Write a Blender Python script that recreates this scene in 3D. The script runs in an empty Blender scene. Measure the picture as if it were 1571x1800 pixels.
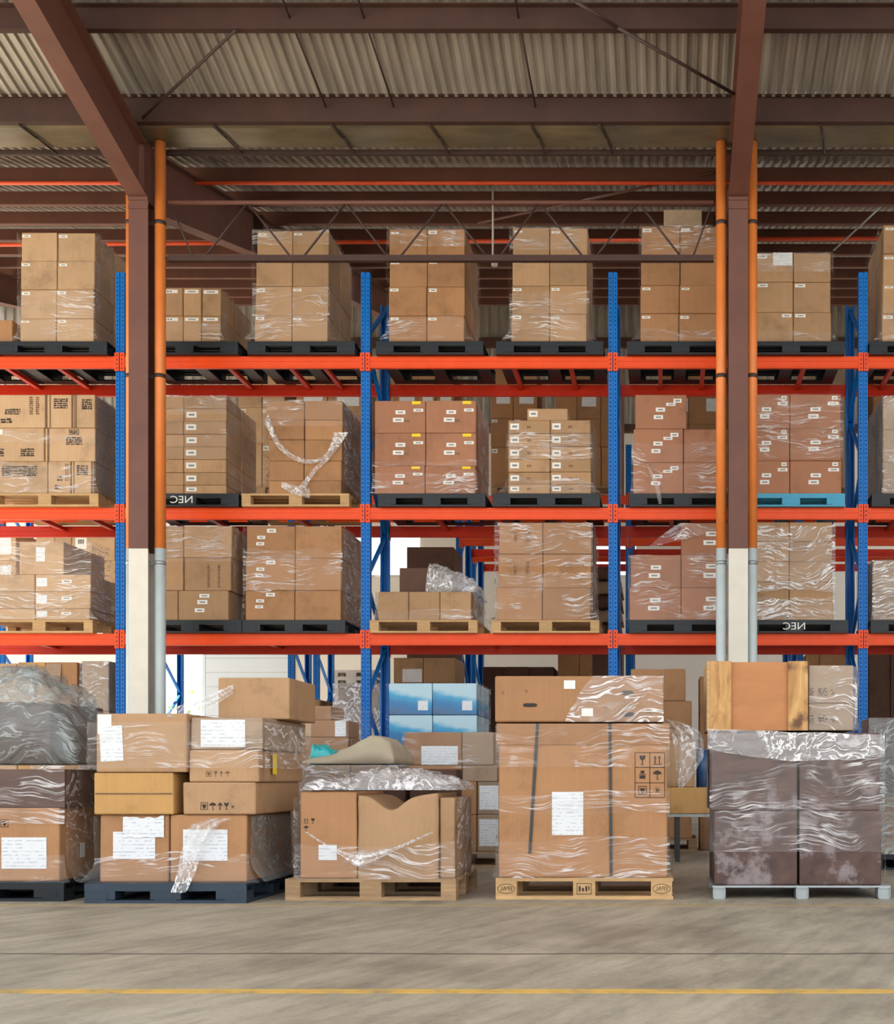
import bpy, bmesh, math, random
from mathutils import Vector, Matrix, noise
R = random.Random(7)
SC = bpy.context.scene
COL = SC.collection

# ---------------------------------------------------------------- camera, world, exposure
F = 2080.0; PX, PY, HC = 1165.0, 1370.0, 0.81          # focal length (px of the 1571x1800 frame), vanishing point, eye height
cam_d = bpy.data.cameras.new('camera'); cam = bpy.data.objects.new('camera', cam_d); COL.objects.link(cam)
cam.location = (0, 0, HC); cam.rotation_euler = (math.pi / 2, 0, 0)
cam_d.sensor_fit = 'HORIZONTAL'; cam_d.sensor_width = 36.0; cam_d.lens = 36.0 * F / 1571.0
cam_d.shift_x = (785.5 - PX) / 1571.0; cam_d.shift_y = (PY - 900.0) / 1571.0
cam_d.clip_end = 400
SC.camera = cam
W = bpy.data.worlds.new('sky'); SC.world = W; W.use_nodes = True
bg = W.node_tree.nodes['Background']; bg.inputs[0].default_value = (0.93, 0.96, 1.0, 1); bg.inputs[1].default_value = 2.45
sun_d = bpy.data.lights.new('sun', 'SUN'); sun_d.energy = 26.0; sun_d.angle = 0.02; sun_d.color = (1.0, 0.95, 0.86)
sun = bpy.data.objects.new('sun', sun_d); COL.objects.link(sun); sun.location = (-40, 10, 40)
sun.rotation_euler = Vector((0.64, -0.14, -0.77)).to_track_quat('-Z', 'Y').to_euler()
SC.view_settings.view_transform = 'Standard'; SC.view_settings.look = 'None'
SC.view_settings.gamma = 1.0; SC.view_settings.use_curve_mapping = False
SC.view_settings.exposure = 0.0
cy = SC.cycles
cy.max_bounces = 7; cy.diffuse_bounces = 4; cy.glossy_bounces = 3; cy.transmission_bounces = 4; cy.transparent_max_bounces = 24
cy.caustics_reflective = False; cy.caustics_refractive = False; cy.sample_clamp_indirect = 6.0
cy.use_denoising = True

def X(px, Y): return (px - PX) * Y / F
def Z(py, Y): return HC + (PY - py) * Y / F

# ---------------------------------------------------------------- materials
def new_mat(name):
    m = bpy.data.materials.new(name); m.use_nodes = True
    nt = m.node_tree; b = nt.nodes['Principled BSDF']
    return m, nt, b
def N(nt, t, **kw):
    n = nt.nodes.new(t)
    for k, v in kw.items():
        if k.startswith('i_'):
            key = k[2:]
            key = int(key) if key.isdigit() else key
            n.inputs[key].default_value = v
        else: setattr(n, k, v)
    return n
def ramp(nt, src, stops):
    r = N(nt, 'ShaderNodeValToRGB'); e = r.color_ramp.elements
    while len(e) > 1: e.remove(e[-1])
    for i, (p, c) in enumerate(stops):
        if i == 0: el = e[0]; el.position = p
        else: el = e.new(p)
        el.color = c if len(c) == 4 else (*c, 1)
    nt.links.new(src, r.inputs[0]); return r
def S(r, g, b):
    f = lambda c: ((c / 255) / 12.92) if c / 255 <= 0.04045 else (((c / 255) + 0.055) / 1.055) ** 2.4
    return (f(r), f(g), f(b), 1)
def plain(name, col, rough=0.5, metal=0.0, var=0.12, scale=6.0, stretch=(1, 1, 1), bump=0.0, rnd=0.0, spec=0.5):
    m, nt, b = new_mat(name); L = nt.links.new
    tc = N(nt, 'ShaderNodeTexCoord'); mp = N(nt, 'ShaderNodeMapping'); mp.inputs['Scale'].default_value = stretch
    L(tc.outputs['Object'], mp.inputs[0])
    nz = N(nt, 'ShaderNodeTexNoise', i_Scale=scale, i_Detail=6.0, i_Roughness=0.6); L(mp.outputs[0], nz.inputs['Vector'])
    lo = [c * (1 - var) for c in col[:3]]; hi = [min(1, c * (1 + var)) for c in col[:3]]
    r = ramp(nt, nz.outputs[0], [(0.3, lo), (0.7, hi)])
    out = r.outputs[0]
    if rnd:
        oi = N(nt, 'ShaderNodeObjectInfo'); hs = N(nt, 'ShaderNodeHueSaturation')
        mr = N(nt, 'ShaderNodeMapRange', i_3=1 - rnd, i_4=1 + rnd); L(oi.outputs['Random'], mr.inputs[0])
        L(mr.outputs[0], hs.inputs['Value']); L(out, hs.inputs['Color']); out = hs.outputs[0]
    L(out, b.inputs['Base Color'])
    b.inputs['Roughness'].default_value = rough; b.inputs['Metallic'].default_value = metal; b.inputs['Specular IOR Level'].default_value = spec
    if bump:
        bp = N(nt, 'ShaderNodeBump', i_Strength=bump, i_Distance=0.01); L(nz.outputs[0], bp.inputs['Height']); L(bp.outputs[0], b.inputs['Normal'])
    return m
def carton_mat(name, col, var=0.10, rnd=0.12, stain=0.2):
    m, nt, b = new_mat(name); L = nt.links.new
    tc = N(nt, 'ShaderNodeTexCoord'); oi = N(nt, 'ShaderNodeObjectInfo')
    add = N(nt, 'ShaderNodeVectorMath', operation='ADD'); L(tc.outputs['Object'], add.inputs[0])
    sc = N(nt, 'ShaderNodeMath', operation='MULTIPLY', i_1=37.0); L(oi.outputs['Random'], sc.inputs[0]); L(sc.outputs[0], add.inputs[1])
    n1 = N(nt, 'ShaderNodeTexNoise', i_Scale=2.6, i_Detail=8.0, i_Roughness=0.72); L(add.outputs[0], n1.inputs['Vector'])
    mp = N(nt, 'ShaderNodeMapping'); mp.inputs['Scale'].default_value = (60, 60, 1.5); L(add.outputs[0], mp.inputs[0])
    n2 = N(nt, 'ShaderNodeTexNoise', i_Scale=1.0, i_Detail=2.0); L(mp.outputs[0], n2.inputs['Vector'])
    n3 = N(nt, 'ShaderNodeTexNoise', i_Scale=90.0, i_Detail=2.0); L(add.outputs[0], n3.inputs['Vector'])
    lo = [c * (1 - var - stain) for c in col[:3]]; hi = [min(1, c * (1 + var)) for c in col[:3]]
    r = ramp(nt, n1.outputs[0], [(0.3, lo), (0.47, col[:3]), (0.7, hi)])
    mx = N(nt, 'ShaderNodeMix', data_type='RGBA', blend_type='MULTIPLY', i_0=0.35)
    r2 = ramp(nt, n2.outputs[0], [(0.3, (0.82, 0.8, 0.78)), (0.7, (1, 1, 1))])
    L(r.outputs[0], mx.inputs[6]); L(r2.outputs[0], mx.inputs[7])
    hs = N(nt, 'ShaderNodeHueSaturation')
    mr = N(nt, 'ShaderNodeMapRange', i_3=1 - rnd, i_4=1 + rnd); L(oi.outputs['Random'], mr.inputs[0])
    L(mr.outputs[0], hs.inputs['Value']); L(mx.outputs[2], hs.inputs['Color'])
    L(hs.outputs[0], b.inputs['Base Color']); b.inputs['Roughness'].default_value = 0.75
    b.inputs['Specular IOR Level'].default_value = 0.25
    bp = N(nt, 'ShaderNodeBump', i_Strength=0.25, i_Distance=0.01); L(n1.outputs[0], bp.inputs['Height']); L(bp.outputs[0], b.inputs['Normal'])
    return m
def film_mat(name, base=0.05, amt=0.6, col=(0.9, 0.9, 0.92), scale=(1.3, 1.3, 20.0), warp=0.22, rough=0.2, width=0.035, lo=0.42, hi=0.62):
    """stretch film: clear, with fine milky stretch creases that catch the light"""
    m, nt, b = new_mat(name); L = nt.links.new
    tc = N(nt, 'ShaderNodeTexCoord'); oi = N(nt, 'ShaderNodeObjectInfo')
    add = N(nt, 'ShaderNodeVectorMath', operation='ADD'); L(tc.outputs['Object'], add.inputs[0])
    sc = N(nt, 'ShaderNodeMath', operation='MULTIPLY', i_1=23.0); L(oi.outputs['Random'], sc.inputs[0]); L(sc.outputs[0], add.inputs[1])
    wn = N(nt, 'ShaderNodeTexNoise', i_Scale=1.3, i_Detail=3.0); L(add.outputs[0], wn.inputs['Vector'])
    wm = N(nt, 'ShaderNodeVectorMath', operation='SCALE'); wm.inputs['Scale'].default_value = warp * 2; L(wn.outputs[1], wm.inputs[0])
    a2 = N(nt, 'ShaderNodeVectorMath', operation='ADD'); L(add.outputs[0], a2.inputs[0]); L(wm.outputs[0], a2.inputs[1])
    mp = N(nt, 'ShaderNodeMapping'); mp.inputs['Scale'].default_value = scale; L(a2.outputs[0], mp.inputs[0])
    n1 = N(nt, 'ShaderNodeTexNoise', i_Scale=1.0, i_Detail=4.0, i_Roughness=0.55); L(mp.outputs[0], n1.inputs['Vector'])
    n2 = N(nt, 'ShaderNodeTexNoise', i_Scale=2.6, i_Detail=3.0); L(a2.outputs[0], n2.inputs['Vector'])
    sb = N(nt, 'ShaderNodeMath', operation='SUBTRACT', i_1=0.5); L(n1.outputs[0], sb.inputs[0])
    ab = N(nt, 'ShaderNodeMath', operation='ABSOLUTE'); L(sb.outputs[0], ab.inputs[0])
    st = N(nt, 'ShaderNodeMapRange', interpolation_type='SMOOTHSTEP', i_1=0.0, i_2=width, i_3=1.0, i_4=0.0); L(ab.outputs[0], st.inputs[0])
    s2 = N(nt, 'ShaderNodeMapRange', interpolation_type='SMOOTHSTEP', i_1=0.56, i_2=0.72, i_3=0.0, i_4=0.5); L(n1.outputs[0], s2.inputs[0])
    sm = N(nt, 'ShaderNodeMath', operation='ADD'); L(st.outputs[0], sm.inputs[0]); L(s2.outputs[0], sm.inputs[1])
    pt = N(nt, 'ShaderNodeMapRange', interpolation_type='SMOOTHSTEP', i_1=lo, i_2=hi); L(n2.outputs[0], pt.inputs[0])
    mu = N(nt, 'ShaderNodeMath', operation='MULTIPLY'); L(sm.outputs[0], mu.inputs[0]); L(pt.outputs[0], mu.inputs[1])
    ma = N(nt, 'ShaderNodeMath', operation='MULTIPLY_ADD', i_1=amt, i_2=base, use_clamp=True); L(mu.outputs[0], ma.inputs[0])
    b.inputs['Base Color'].default_value = (*col, 1); b.inputs['Roughness'].default_value = rough
    b.inputs['Specular IOR Level'].default_value = 1.0
    bp = N(nt, 'ShaderNodeBump', i_Strength=1.0, i_Distance=0.03); L(n1.outputs[0], bp.inputs['Height']); L(bp.outputs[0], b.inputs['Normal'])
    L(ma.outputs[0], b.inputs['Alpha'])
    return m
M = {}
M['tan'] = carton_mat('tan_cardboard', S(172, 138, 104))
M['kraft'] = carton_mat('kraft_cardboard', S(166, 124, 88))
M['pink'] = carton_mat('reddish_cardboard', S(164, 116, 90), rnd=0.06)
M['yellow'] = carton_mat('yellow_cardboard', S(188, 146, 92), rnd=0.05)
M['pale'] = carton_mat('pale_cardboard', S(186, 155, 122))
M['grey'] = carton_mat('grey_cardboard', S(158, 136, 114))
M['brown'] = carton_mat('dark_brown_cardboard', S(94, 69, 58), rnd=0.08)
M['plum'] = carton_mat('plum_brown_cardboard', S(92, 66, 62), rnd=0.08)
M['film'] = film_mat('stretch_film')
M['film_soft'] = film_mat('stretch_film_light', base=0.03, amt=0.6, lo=0.4, hi=0.62)
M['film_heavy'] = film_mat('stretch_film_heavy', base=0.10, amt=0.8, scale=(2.2, 2.2, 18), warp=0.35, lo=0.34, hi=0.56)
M['film_side'] = film_mat('stretch_film_creased', base=0.06, amt=0.5, scale=(9, 5, 12), warp=0.6, lo=0.4, hi=0.6)
M['film_grey'] = film_mat('grey_film', base=0.34, amt=0.55, col=(0.36, 0.4, 0.4), scale=(3, 3, 16), warp=0.6, rough=0.22, lo=0.36, hi=0.55)
M['film_milky'] = film_mat('milky_film', base=0.24, amt=0.75, col=(0.86, 0.86, 0.88), scale=(7, 7, 11), warp=0.8, rough=0.18, width=0.05, lo=0.3, hi=0.5)
M['orange'] = plain('orange_rack_paint', S(232, 76, 14), 0.4, var=0.06, spec=0.3)
M['red'] = plain('red_orange_rack_paint', S(206, 48, 20), 0.42, var=0.08, spec=0.3)
M['blue'] = plain('blue_rack_paint', S(0, 108, 194), 0.4, var=0.08, spec=0.25)
M['hole'] = plain('punched_hole', S(12, 26, 48), 0.9)
M['rust'] = plain('brown_primer_steel', S(104, 66, 56), 0.6, var=0.14, scale=3)
M['rustd'] = plain('dark_primer_steel', S(64, 40, 33), 0.65, var=0.2, scale=3)
M['pipe'] = plain('orange_pipe_paint', S(226, 130, 62), 0.45, var=0.08, scale=3)
M['cream'] = plain('cream_column_paint', S(216, 212, 200), 0.5, var=0.05)
M['pipew'] = plain('pale_blue_pipe_paint', S(196, 208, 210), 0.45, var=0.05)
M['conduit'] = plain('red_pipe_paint', S(226, 84, 46), 0.5)
M['wood'] = plain('pallet_wood', S(188, 152, 106), 0.75, var=0.22, scale=5, stretch=(1, 8, 8), bump=0.2, rnd=0.1)
M['oldwood'] = plain('weathered_pallet_wood', S(160, 130, 96), 0.8, var=0.28, scale=5, stretch=(1, 8, 8), bump=0.2, rnd=0.12)
M['crate'] = plain('orange_plywood', S(180, 122, 76), 0.65, var=0.12, scale=2.5, stretch=(1, 1, 3), bump=0.05)
M['plastic'] = plain('black_plastic', S(25, 31, 36), 0.42, var=0.12, rnd=0.12, spec=0.35)
M['plastic_blue'] = plain('dark_blue_plastic', S(34, 52, 68), 0.4, var=0.12)
M['teal'] = plain('teal_plastic', S(40, 150, 188), 0.4, var=0.08)
M['galv'] = plain('galvanised_steel', S(168, 176, 178), 0.4, metal=0.5, var=0.1)
M['white'] = plain('white_sticker', S(226, 226, 222), 0.6, var=0.03)
M['yellowlab'] = plain('yellow_sticker', S(238, 206, 20), 0.6, var=0.03)
M['ink'] = plain('dark_print', S(52, 42, 38), 0.8, var=0.1)
M['inkb'] = plain('brown_print', S(112, 84, 62), 0.8, var=0.2)
M['strap'] = plain('black_strap', S(48, 50, 52), 0.45)
M['tape'] = plain('parcel_tape', S(190, 152, 110), 0.25, var=0.05)
M['cloth'] = plain('beige_sacking', S(186, 174, 150), 0.8, var=0.12, scale=3, bump=0.2)
M['tealbag'] = plain('turquoise_plastic_bag', S(60, 186, 190), 0.35, var=0.2)
M['wallw'] = plain('white_wall_paint', S(226, 222, 212), 0.8, var=0.04, scale=1)
M['doorgrey'] = plain('pale_blue_door_paint', S(206, 216, 224), 0.6, var=0.03, scale=1)
M['rod'] = plain('dark_steel_rod', S(62, 46, 42), 0.6)
M['gutter'] = plain('gutter_sheet', S(128, 120, 100), 0.3, metal=0.5, var=0.3, scale=1.5, stretch=(1, 3, 1), bump=0.15)
M['sheet'] = plain('galvanised_roof_sheet', S(164, 158, 150), 0.42, metal=0.4, var=0.34, scale=1.2, stretch=(7, 0.5, 1))
M['lamp'] = plain('lamp_enamel', S(220, 220, 214), 0.4)
M['bucket'] = plain('blue_bucket_plastic', S(40, 82, 128), 0.4)
def paper_mat():
    m, nt, b = new_mat('printed_paper'); L = nt.links.new
    tc = N(nt, 'ShaderNodeTexCoord'); mp = N(nt, 'ShaderNodeMapping'); mp.inputs['Scale'].default_value = (40, 1, 75); L(tc.outputs['Object'], mp.inputs[0])
    sx = N(nt, 'ShaderNodeSeparateXYZ'); L(tc.outputs['Object'], sx.inputs[0])
    w = N(nt, 'ShaderNodeMath', operation='SINE'); ml = N(nt, 'ShaderNodeMath', operation='MULTIPLY', i_1=260.0); L(sx.outputs[2], ml.inputs[0]); L(ml.outputs[0], w.inputs[0])
    n = N(nt, 'ShaderNodeTexNoise', i_Scale=1.0, i_Detail=2.0); L(mp.outputs[0], n.inputs['Vector'])
    a = N(nt, 'ShaderNodeMath', operation='GREATER_THAN', i_1=0.45); L(w.outputs[0], a.inputs[0])
    c = N(nt, 'ShaderNodeMath', operation='GREATER_THAN', i_1=0.52); L(n.outputs[0], c.inputs[0])
    k = N(nt, 'ShaderNodeMath', operation='MULTIPLY'); L(a.outputs[0], k.inputs[0]); L(c.outputs[0], k.inputs[1])
    mx = N(nt, 'ShaderNodeMix', data_type='RGBA'); mx.inputs[6].default_value = S(222, 226, 230); mx.inputs[7].default_value = S(190, 195, 202)
    L(k.outputs[0], mx.inputs[0]); L(mx.outputs[2], b.inputs['Base Color']); b.inputs['Roughness'].default_value = 0.6
    return m
M['paper'] = paper_mat()
def bluebox_mat():
    """the printed design of the blue cartons: white sky, blue swoosh, dark blue foot"""
    m, nt, b = new_mat('blue_printed_carton'); L = nt.links.new
    tc = N(nt, 'ShaderNodeTexCoord'); sx = N(nt, 'ShaderNodeSeparateXYZ'); L(tc.outputs['Generated'], sx.inputs[0])
    sn = N(nt, 'ShaderNodeMath', operation='MULTIPLY_ADD', i_1=0.32, i_2=0.0); L(sx.outputs[0], sn.inputs[0])
    ad = N(nt, 'ShaderNodeMath', operation='ADD'); L(sx.outputs[2], ad.inputs[0]); L(sn.outputs[0], ad.inputs[1])
    nz = N(nt, 'ShaderNodeTexNoise', i_Scale=4.0); L(tc.outputs['Generated'], nz.inputs['Vector'])
    a3 = N(nt, 'ShaderNodeMath', operation='MULTIPLY_ADD', i_1=0.25); L(nz.outputs[0], a3.inputs[0]); L(ad.outputs[0], a3.inputs[2])
    r = ramp(nt, a3.outputs[0], [(0.0, S(70, 88, 120)[:3]), (0.32, S(72, 108, 150)[:3]), (0.55, S(40, 120, 176)[:3]), (0.82, S(60, 160, 205)[:3]), (0.98, S(176, 208, 222)[:3])])
    L(r.outputs[0], b.inputs['Base Color']); b.inputs['Roughness'].default_value = 0.35
    return m
M['bluebox'] = bluebox_mat()
def worn_brown_mat():
    m, nt, b = new_mat('scuffed_brown_board'); L = nt.links.new
    tc = N(nt, 'ShaderNodeTexCoord'); oi = N(nt, 'ShaderNodeObjectInfo')
    add = N(nt, 'ShaderNodeVectorMath', operation='ADD'); L(tc.outputs['Object'], add.inputs[0])
    sc = N(nt, 'ShaderNodeMath', operation='MULTIPLY', i_1=11.0); L(oi.outputs['Random'], sc.inputs[0]); L(sc.outputs[0], add.inputs[1])
    n1 = N(nt, 'ShaderNodeTexNoise', i_Scale=3.2, i_Detail=8.0, i_Roughness=0.7); L(add.outputs[0], n1.inputs['Vector'])
    n2 = N(nt, 'ShaderNodeTexNoise', i_Scale=9.0, i_Detail=6.0); L(add.outputs[0], n2.inputs['Vector'])
    r = ramp(nt, n2.outputs[0], [(0.3, S(66, 47, 44)[:3]), (0.7, S(96, 70, 62)[:3])])
    k = ramp(nt, n1.outputs[0], [(0.53, (0, 0, 0)), (0.62, (0.7, 0.7, 0.7))])
    mx = N(nt, 'ShaderNodeMix', data_type='RGBA'); L(k.outputs[0], mx.inputs[0]); L(r.outputs[0], mx.inputs[6]); mx.inputs[7].default_value = S(150, 140, 142)
    L(mx.outputs[2], b.inputs['Base Color']); b.inputs['Roughness'].default_value = 0.55
    return m
M['worn'] = worn_brown_mat()
def knotty_mat():
    m, nt, b = new_mat('knotty_pine'); L = nt.links.new
    tc = N(nt, 'ShaderNodeTexCoord'); mp = N(nt, 'ShaderNodeMapping'); mp.inputs['Scale'].default_value = (9, 9, 2.2); L(tc.outputs['Object'], mp.inputs[0])
    n1 = N(nt, 'ShaderNodeTexNoise', i_Scale=1.3, i_Detail=6.0, i_Distortion=1.4); L(mp.outputs[0], n1.inputs['Vector'])
    vo = N(nt, 'ShaderNodeTexNoise', i_Scale=6.0, i_Detail=3.0); L(tc.outputs['Object'], vo.inputs['Vector'])
    r = ramp(nt, n1.outputs[0], [(0.25, S(126, 84, 46)[:3]), (0.5, S(186, 140, 86)[:3]), (0.75, S(206, 166, 108)[:3])])
    k = ramp(nt, vo.outputs[0], [(0.56, (0, 0, 0)), (0.68, (0.8, 0.8, 0.8))])
    mx = N(nt, 'ShaderNodeMix', data_type='RGBA'); L(k.outputs[0], mx.inputs[0]); L(r.outputs[0], mx.inputs[6]); mx.inputs[7].default_value = S(78, 46, 30)
    L(mx.outputs[2], b.inputs['Base Color']); b.inputs['Roughness'].default_value = 0.65
    return m
M['knotty'] = knotty_mat()
def floor_mat():
    m, nt, b = new_mat('worn_concrete'); L = nt.links.new
    tc = N(nt, 'ShaderNodeTexCoord')
    def noise_(scale, stretch, rot=0, det=8.0, rg=0.62, tex=False):
        mp = N(nt, 'ShaderNodeMapping', vector_type='TEXTURE' if tex else 'POINT'); mp.inputs['Scale'].default_value = stretch; mp.inputs['Rotation'].default_value = (0, 0, rot)
        L(tc.outputs['Object'], mp.inputs[0])
        n = N(nt, 'ShaderNodeTexNoise', i_Scale=scale, i_Detail=det, i_Roughness=rg); L(mp.outputs[0], n.inputs['Vector']); return n
    n1 = noise_(0.9, (1, 1, 1)); n2 = noise_(1.0, (0.28, 1.1, 1), -0.32, tex=True); n3 = noise_(26, (1, 1, 1)); n4 = noise_(1.0, (0.09, 0.5, 1), -0.38, 8.0, 0.7, True)
    r = ramp(nt, n1.outputs[0], [(0.3, S(148, 139, 123)[:3]), (0.5, S(182, 172, 152)[:3]), (0.72, S(198, 188, 168)[:3])])
    def mul(a, src, lo, hi, f, c0=0.36, c1=0.62):
        mx = N(nt, 'ShaderNodeMix', data_type='RGBA', blend_type='MULTIPLY', i_0=f)
        rr = ramp(nt, src, [(c0, lo), (c1, hi)]); L(a, mx.inputs[6]); L(rr.outputs[0], mx.inputs[7]); return mx.outputs[2]
    c = mul(r.outputs[0], n2.outputs[0], (0.6, 0.6, 0.6), (1, 1, 1), 0.7)
    c = mul(c, n4.outputs[0], (0.6, 0.6, 0.62), (1.0, 1.0, 1.0), 0.75, 0.33, 0.55)
    c = mul(c, n3.outputs[0], (0.7, 0.7, 0.7), (1, 1, 1), 0.4)
    # construction joint across the slab
    sx = N(nt, 'ShaderNodeSeparateXYZ'); L(tc.outputs['Object'], sx.inputs[0])
    nj = noise_(1.5, (1, 0.1, 1), 0, 3.0)
    wob = N(nt, 'ShaderNodeMath', operation='MULTIPLY_ADD', i_1=0.09, i_2=-0.045); L(nj.outputs[0], wob.inputs[0])
    ys = N(nt, 'ShaderNodeMath', operation='ADD'); L(sx.outputs[1], ys.inputs[0]); L(wob.outputs[0], ys.inputs[1])
    d = N(nt, 'ShaderNodeMath', operation='SUBTRACT', i_1=5.5); L(ys.outputs[0], d.inputs[0])
    ab = N(nt, 'ShaderNodeMath', operation='ABSOLUTE'); L(d.outputs[0], ab.inputs[0])
    js = N(nt, 'ShaderNodeMapRange', interpolation_type='SMOOTHSTEP', i_1=0.006, i_2=0.03, i_3=0.9, i_4=0.0); L(ab.outputs[0], js.inputs[0])
    mx = N(nt, 'ShaderNodeMix', data_type='RGBA'); L(js.outputs[0], mx.inputs[0]); L(c, mx.inputs[6]); mx.inputs[7].default_value = S(84, 78, 70)
    L(mx.outputs[2], b.inputs['Base Color'])
    rr = ramp(nt, n1.outputs[0], [(0.3, (0.42, 0.42, 0.42)), (0.7, (0.62, 0.62, 0.62))]); L(rr.outputs[0], b.inputs['Roughness'])
    bp = N(nt, 'ShaderNodeBump', i_Strength=0.15, i_Distance=0.02); L(n3.outputs[0], bp.inputs['Height']); L(bp.outputs[0], b.inputs['Normal'])
    return m
M['floor'] = floor_mat()
def tape_line_mat():
    m, nt, b = new_mat('worn_yellow_line'); L = nt.links.new
    tc = N(nt, 'ShaderNodeTexCoord'); n = N(nt, 'ShaderNodeTexNoise', i_Scale=5.0, i_Detail=8.0, i_Roughness=0.7); L(tc.outputs['Object'], n.inputs['Vector'])
    r = ramp(nt, n.outputs[0], [(0.36, S(150, 134, 100)[:3]), (0.5, S(206, 166, 84)[:3]), (0.7, S(218, 178, 92)[:3])])
    L(r.outputs[0], b.inputs['Base Color']); b.inputs['Roughness'].default_value = 0.6
    return m
M['yline'] = tape_line_mat()
M['ylineworn'] = plain('faded_yellow_line', S(170, 152, 116), 0.7, var=0.15, scale=8)
def glass_mat():
    m, nt, b = new_mat('window_glass'); b.inputs['Base Color'].default_value = (0.9, 0.95, 0.97, 1); b.inputs['Alpha'].default_value = 0.12
    b.inputs['Roughness'].default_value = 0.05; return m
M['glass'] = glass_mat()

# ---------------------------------------------------------------- mesh helpers (all in world coordinates)
OFF = {}
def B(): return bmesh.new()
def box(bm, x0, x1, y0, y1, z0, z1, mi=0):
    v = [bm.verts.new(p) for p in ((x0, y0, z0), (x1, y0, z0), (x1, y1, z0), (x0, y1, z0), (x0, y0, z1), (x1, y0, z1), (x1, y1, z1), (x0, y1, z1))]
    fs = [bm.faces.new([v[i] for i in q]) for q in ((0, 3, 2, 1), (4, 5, 6, 7), (0, 1, 5, 4), (1, 2, 6, 5), (2, 3, 7, 6), (3, 0, 4, 7))]
    for f in fs: f.material_index = mi
    return v
def hexa(bm, a, b):
    """two quads (lists of four points) joined to a solid"""
    va = [bm.verts.new(p) for p in a]; vb = [bm.verts.new(p) for p in b]
    bm.faces.new(va); bm.faces.new(vb[::-1])
    for i in range(4):
        j = (i + 1) % 4; bm.faces.new((va[j], va[i], vb[i], vb[j]))
def tube(bm, p0, p1, r, n=10, mi=0, cap=True):
    p0 = Vector(p0); p1 = Vector(p1); d = (p1 - p0).normalized()
    u = d.orthogonal().normalized(); w = d.cross(u)
    A = []; Bv = []
    for i in range(n):
        a = 2 * math.pi * i / n; o = u * (r * math.cos(a)) + w * (r * math.sin(a))
        A.append(bm.verts.new(p0 + o)); Bv.append(bm.verts.new(p1 + o))
    for i in range(n):
        j = (i + 1) % n; f = bm.faces.new((A[i], A[j], Bv[j], Bv[i])); f.material_index = mi; f.smooth = True
    if cap:
        bm.faces.new(A[::-1]).material_index = mi; bm.faces.new(Bv).material_index = mi
def quad(bm, pts, mi=0):
    f = bm.faces.new([bm.verts.new(p) for p in pts]); f.material_index = mi; return f
def flat(bm, x0, x1, y, z0, z1, mi=0, th=0.0015):
    box(bm, x0, x1, y - th, y, z0, z1, mi)
def soften(bm, r, seg=2):
    bmesh.ops.bevel(bm, geom=list(bm.edges), offset=r, segments=seg, profile=0.5, affect='EDGES', clamp_overlap=True)
def mk(name, bm, mats, parent=None, loc=None, smooth=False):
    if not isinstance(mats, (list, tuple)): mats = [mats]
    bmesh.ops.recalc_face_normals(bm, faces=list(bm.faces))
    if parent is not None: off = OFF[parent.name]
    elif loc is not None: off = Vector(loc)
    else:
        xs = [v.co for v in bm.verts]
        off = Vector(((min(c.x for c in xs) + max(c.x for c in xs)) / 2, (min(c.y for c in xs) + max(c.y for c in xs)) / 2, min(c.z for c in xs)))
    for v in bm.verts: v.co -= off
    me = bpy.data.meshes.new(name); bm.to_mesh(me); bm.free()
    for m in mats: me.materials.append(M[m] if isinstance(m, str) else m)
    if smooth:
        for p in me.polygons: p.use_smooth = True
    o = bpy.data.objects.new(name, me); COL.objects.link(o)
    if parent is not None: o.parent = parent
    else: o.location = off
    OFF[o.name] = off
    return o
def emp(name, loc):
    o = bpy.data.objects.new(name, None); COL.objects.link(o); o.location = loc; o.empty_display_size = 0.1; OFF[o.name] = Vector(loc); return o
def tag(o, label, cat, group=None):
    o['label'] = label; o['category'] = cat
    if group: o['group'] = group
    n = len(label.split())
    if not 4 <= n <= 16: print('LABEL LENGTH', n, label)
    return o
def struct(o): o['kind'] = 'structure'; return o
def copy_tree(o, loc):
    d = Vector(loc) - o.location
    r = o.copy(); COL.objects.link(r); r.location = loc; OFF[r.name] = Vector(loc)
    for c in list(o.children):
        k = c.copy(); COL.objects.link(k); k.parent = r
        for g in c.children:
            q = g.copy(); COL.objects.link(q); q.parent = k
    return r
def grid(bm, P, nu, nv, mi=0):
    V = [[bm.verts.new(P(i / nu, j / nv)) for i in range(nu + 1)] for j in range(nv + 1)]
    for j in range(nv):
        for i in range(nu):
            f = bm.faces.new((V[j][i], V[j][i + 1], V[j + 1][i + 1], V[j + 1][i])); f.smooth = True; f.material_index = mi
    return V
def nz(x, y, z, s=1.0): return noise.noise(Vector((x * s + 31.7, y * s - 11.2, z * s + 5.1)))
def text_faces(s, size):
    cu = bpy.data.curves.new('t', 'FONT'); cu.body = s; cu.size = size; cu.align_x = 'CENTER'; cu.align_y = 'CENTER'; cu.resolution_u = 3
    o = bpy.data.objects.new('t', cu); COL.objects.link(o)
    dg = bpy.context.evaluated_depsgraph_get(); me = bpy.data.meshes.new_from_object(o.evaluated_get(dg))
    vs = [v.co.copy() for v in me.vertices]; fs = [list(p.vertices) for p in me.polygons]
    bpy.data.objects.remove(o); bpy.data.curves.remove(cu); bpy.data.meshes.remove(me)
    return vs, fs
def text_on(bm, s, size, x, y, z, mirror=True, sx=1.0):
    """lettering on a face that looks towards -Y (the photograph shows it mirrored)"""
    vs, fs = text_faces(s, size); k = -sx if mirror else sx
    V = [bm.verts.new((x + k * v.x, y, z + v.y)) for v in vs]
    for f in fs:
        try: bm.faces.new([V[i] for i in f])
        except ValueError: pass

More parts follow.
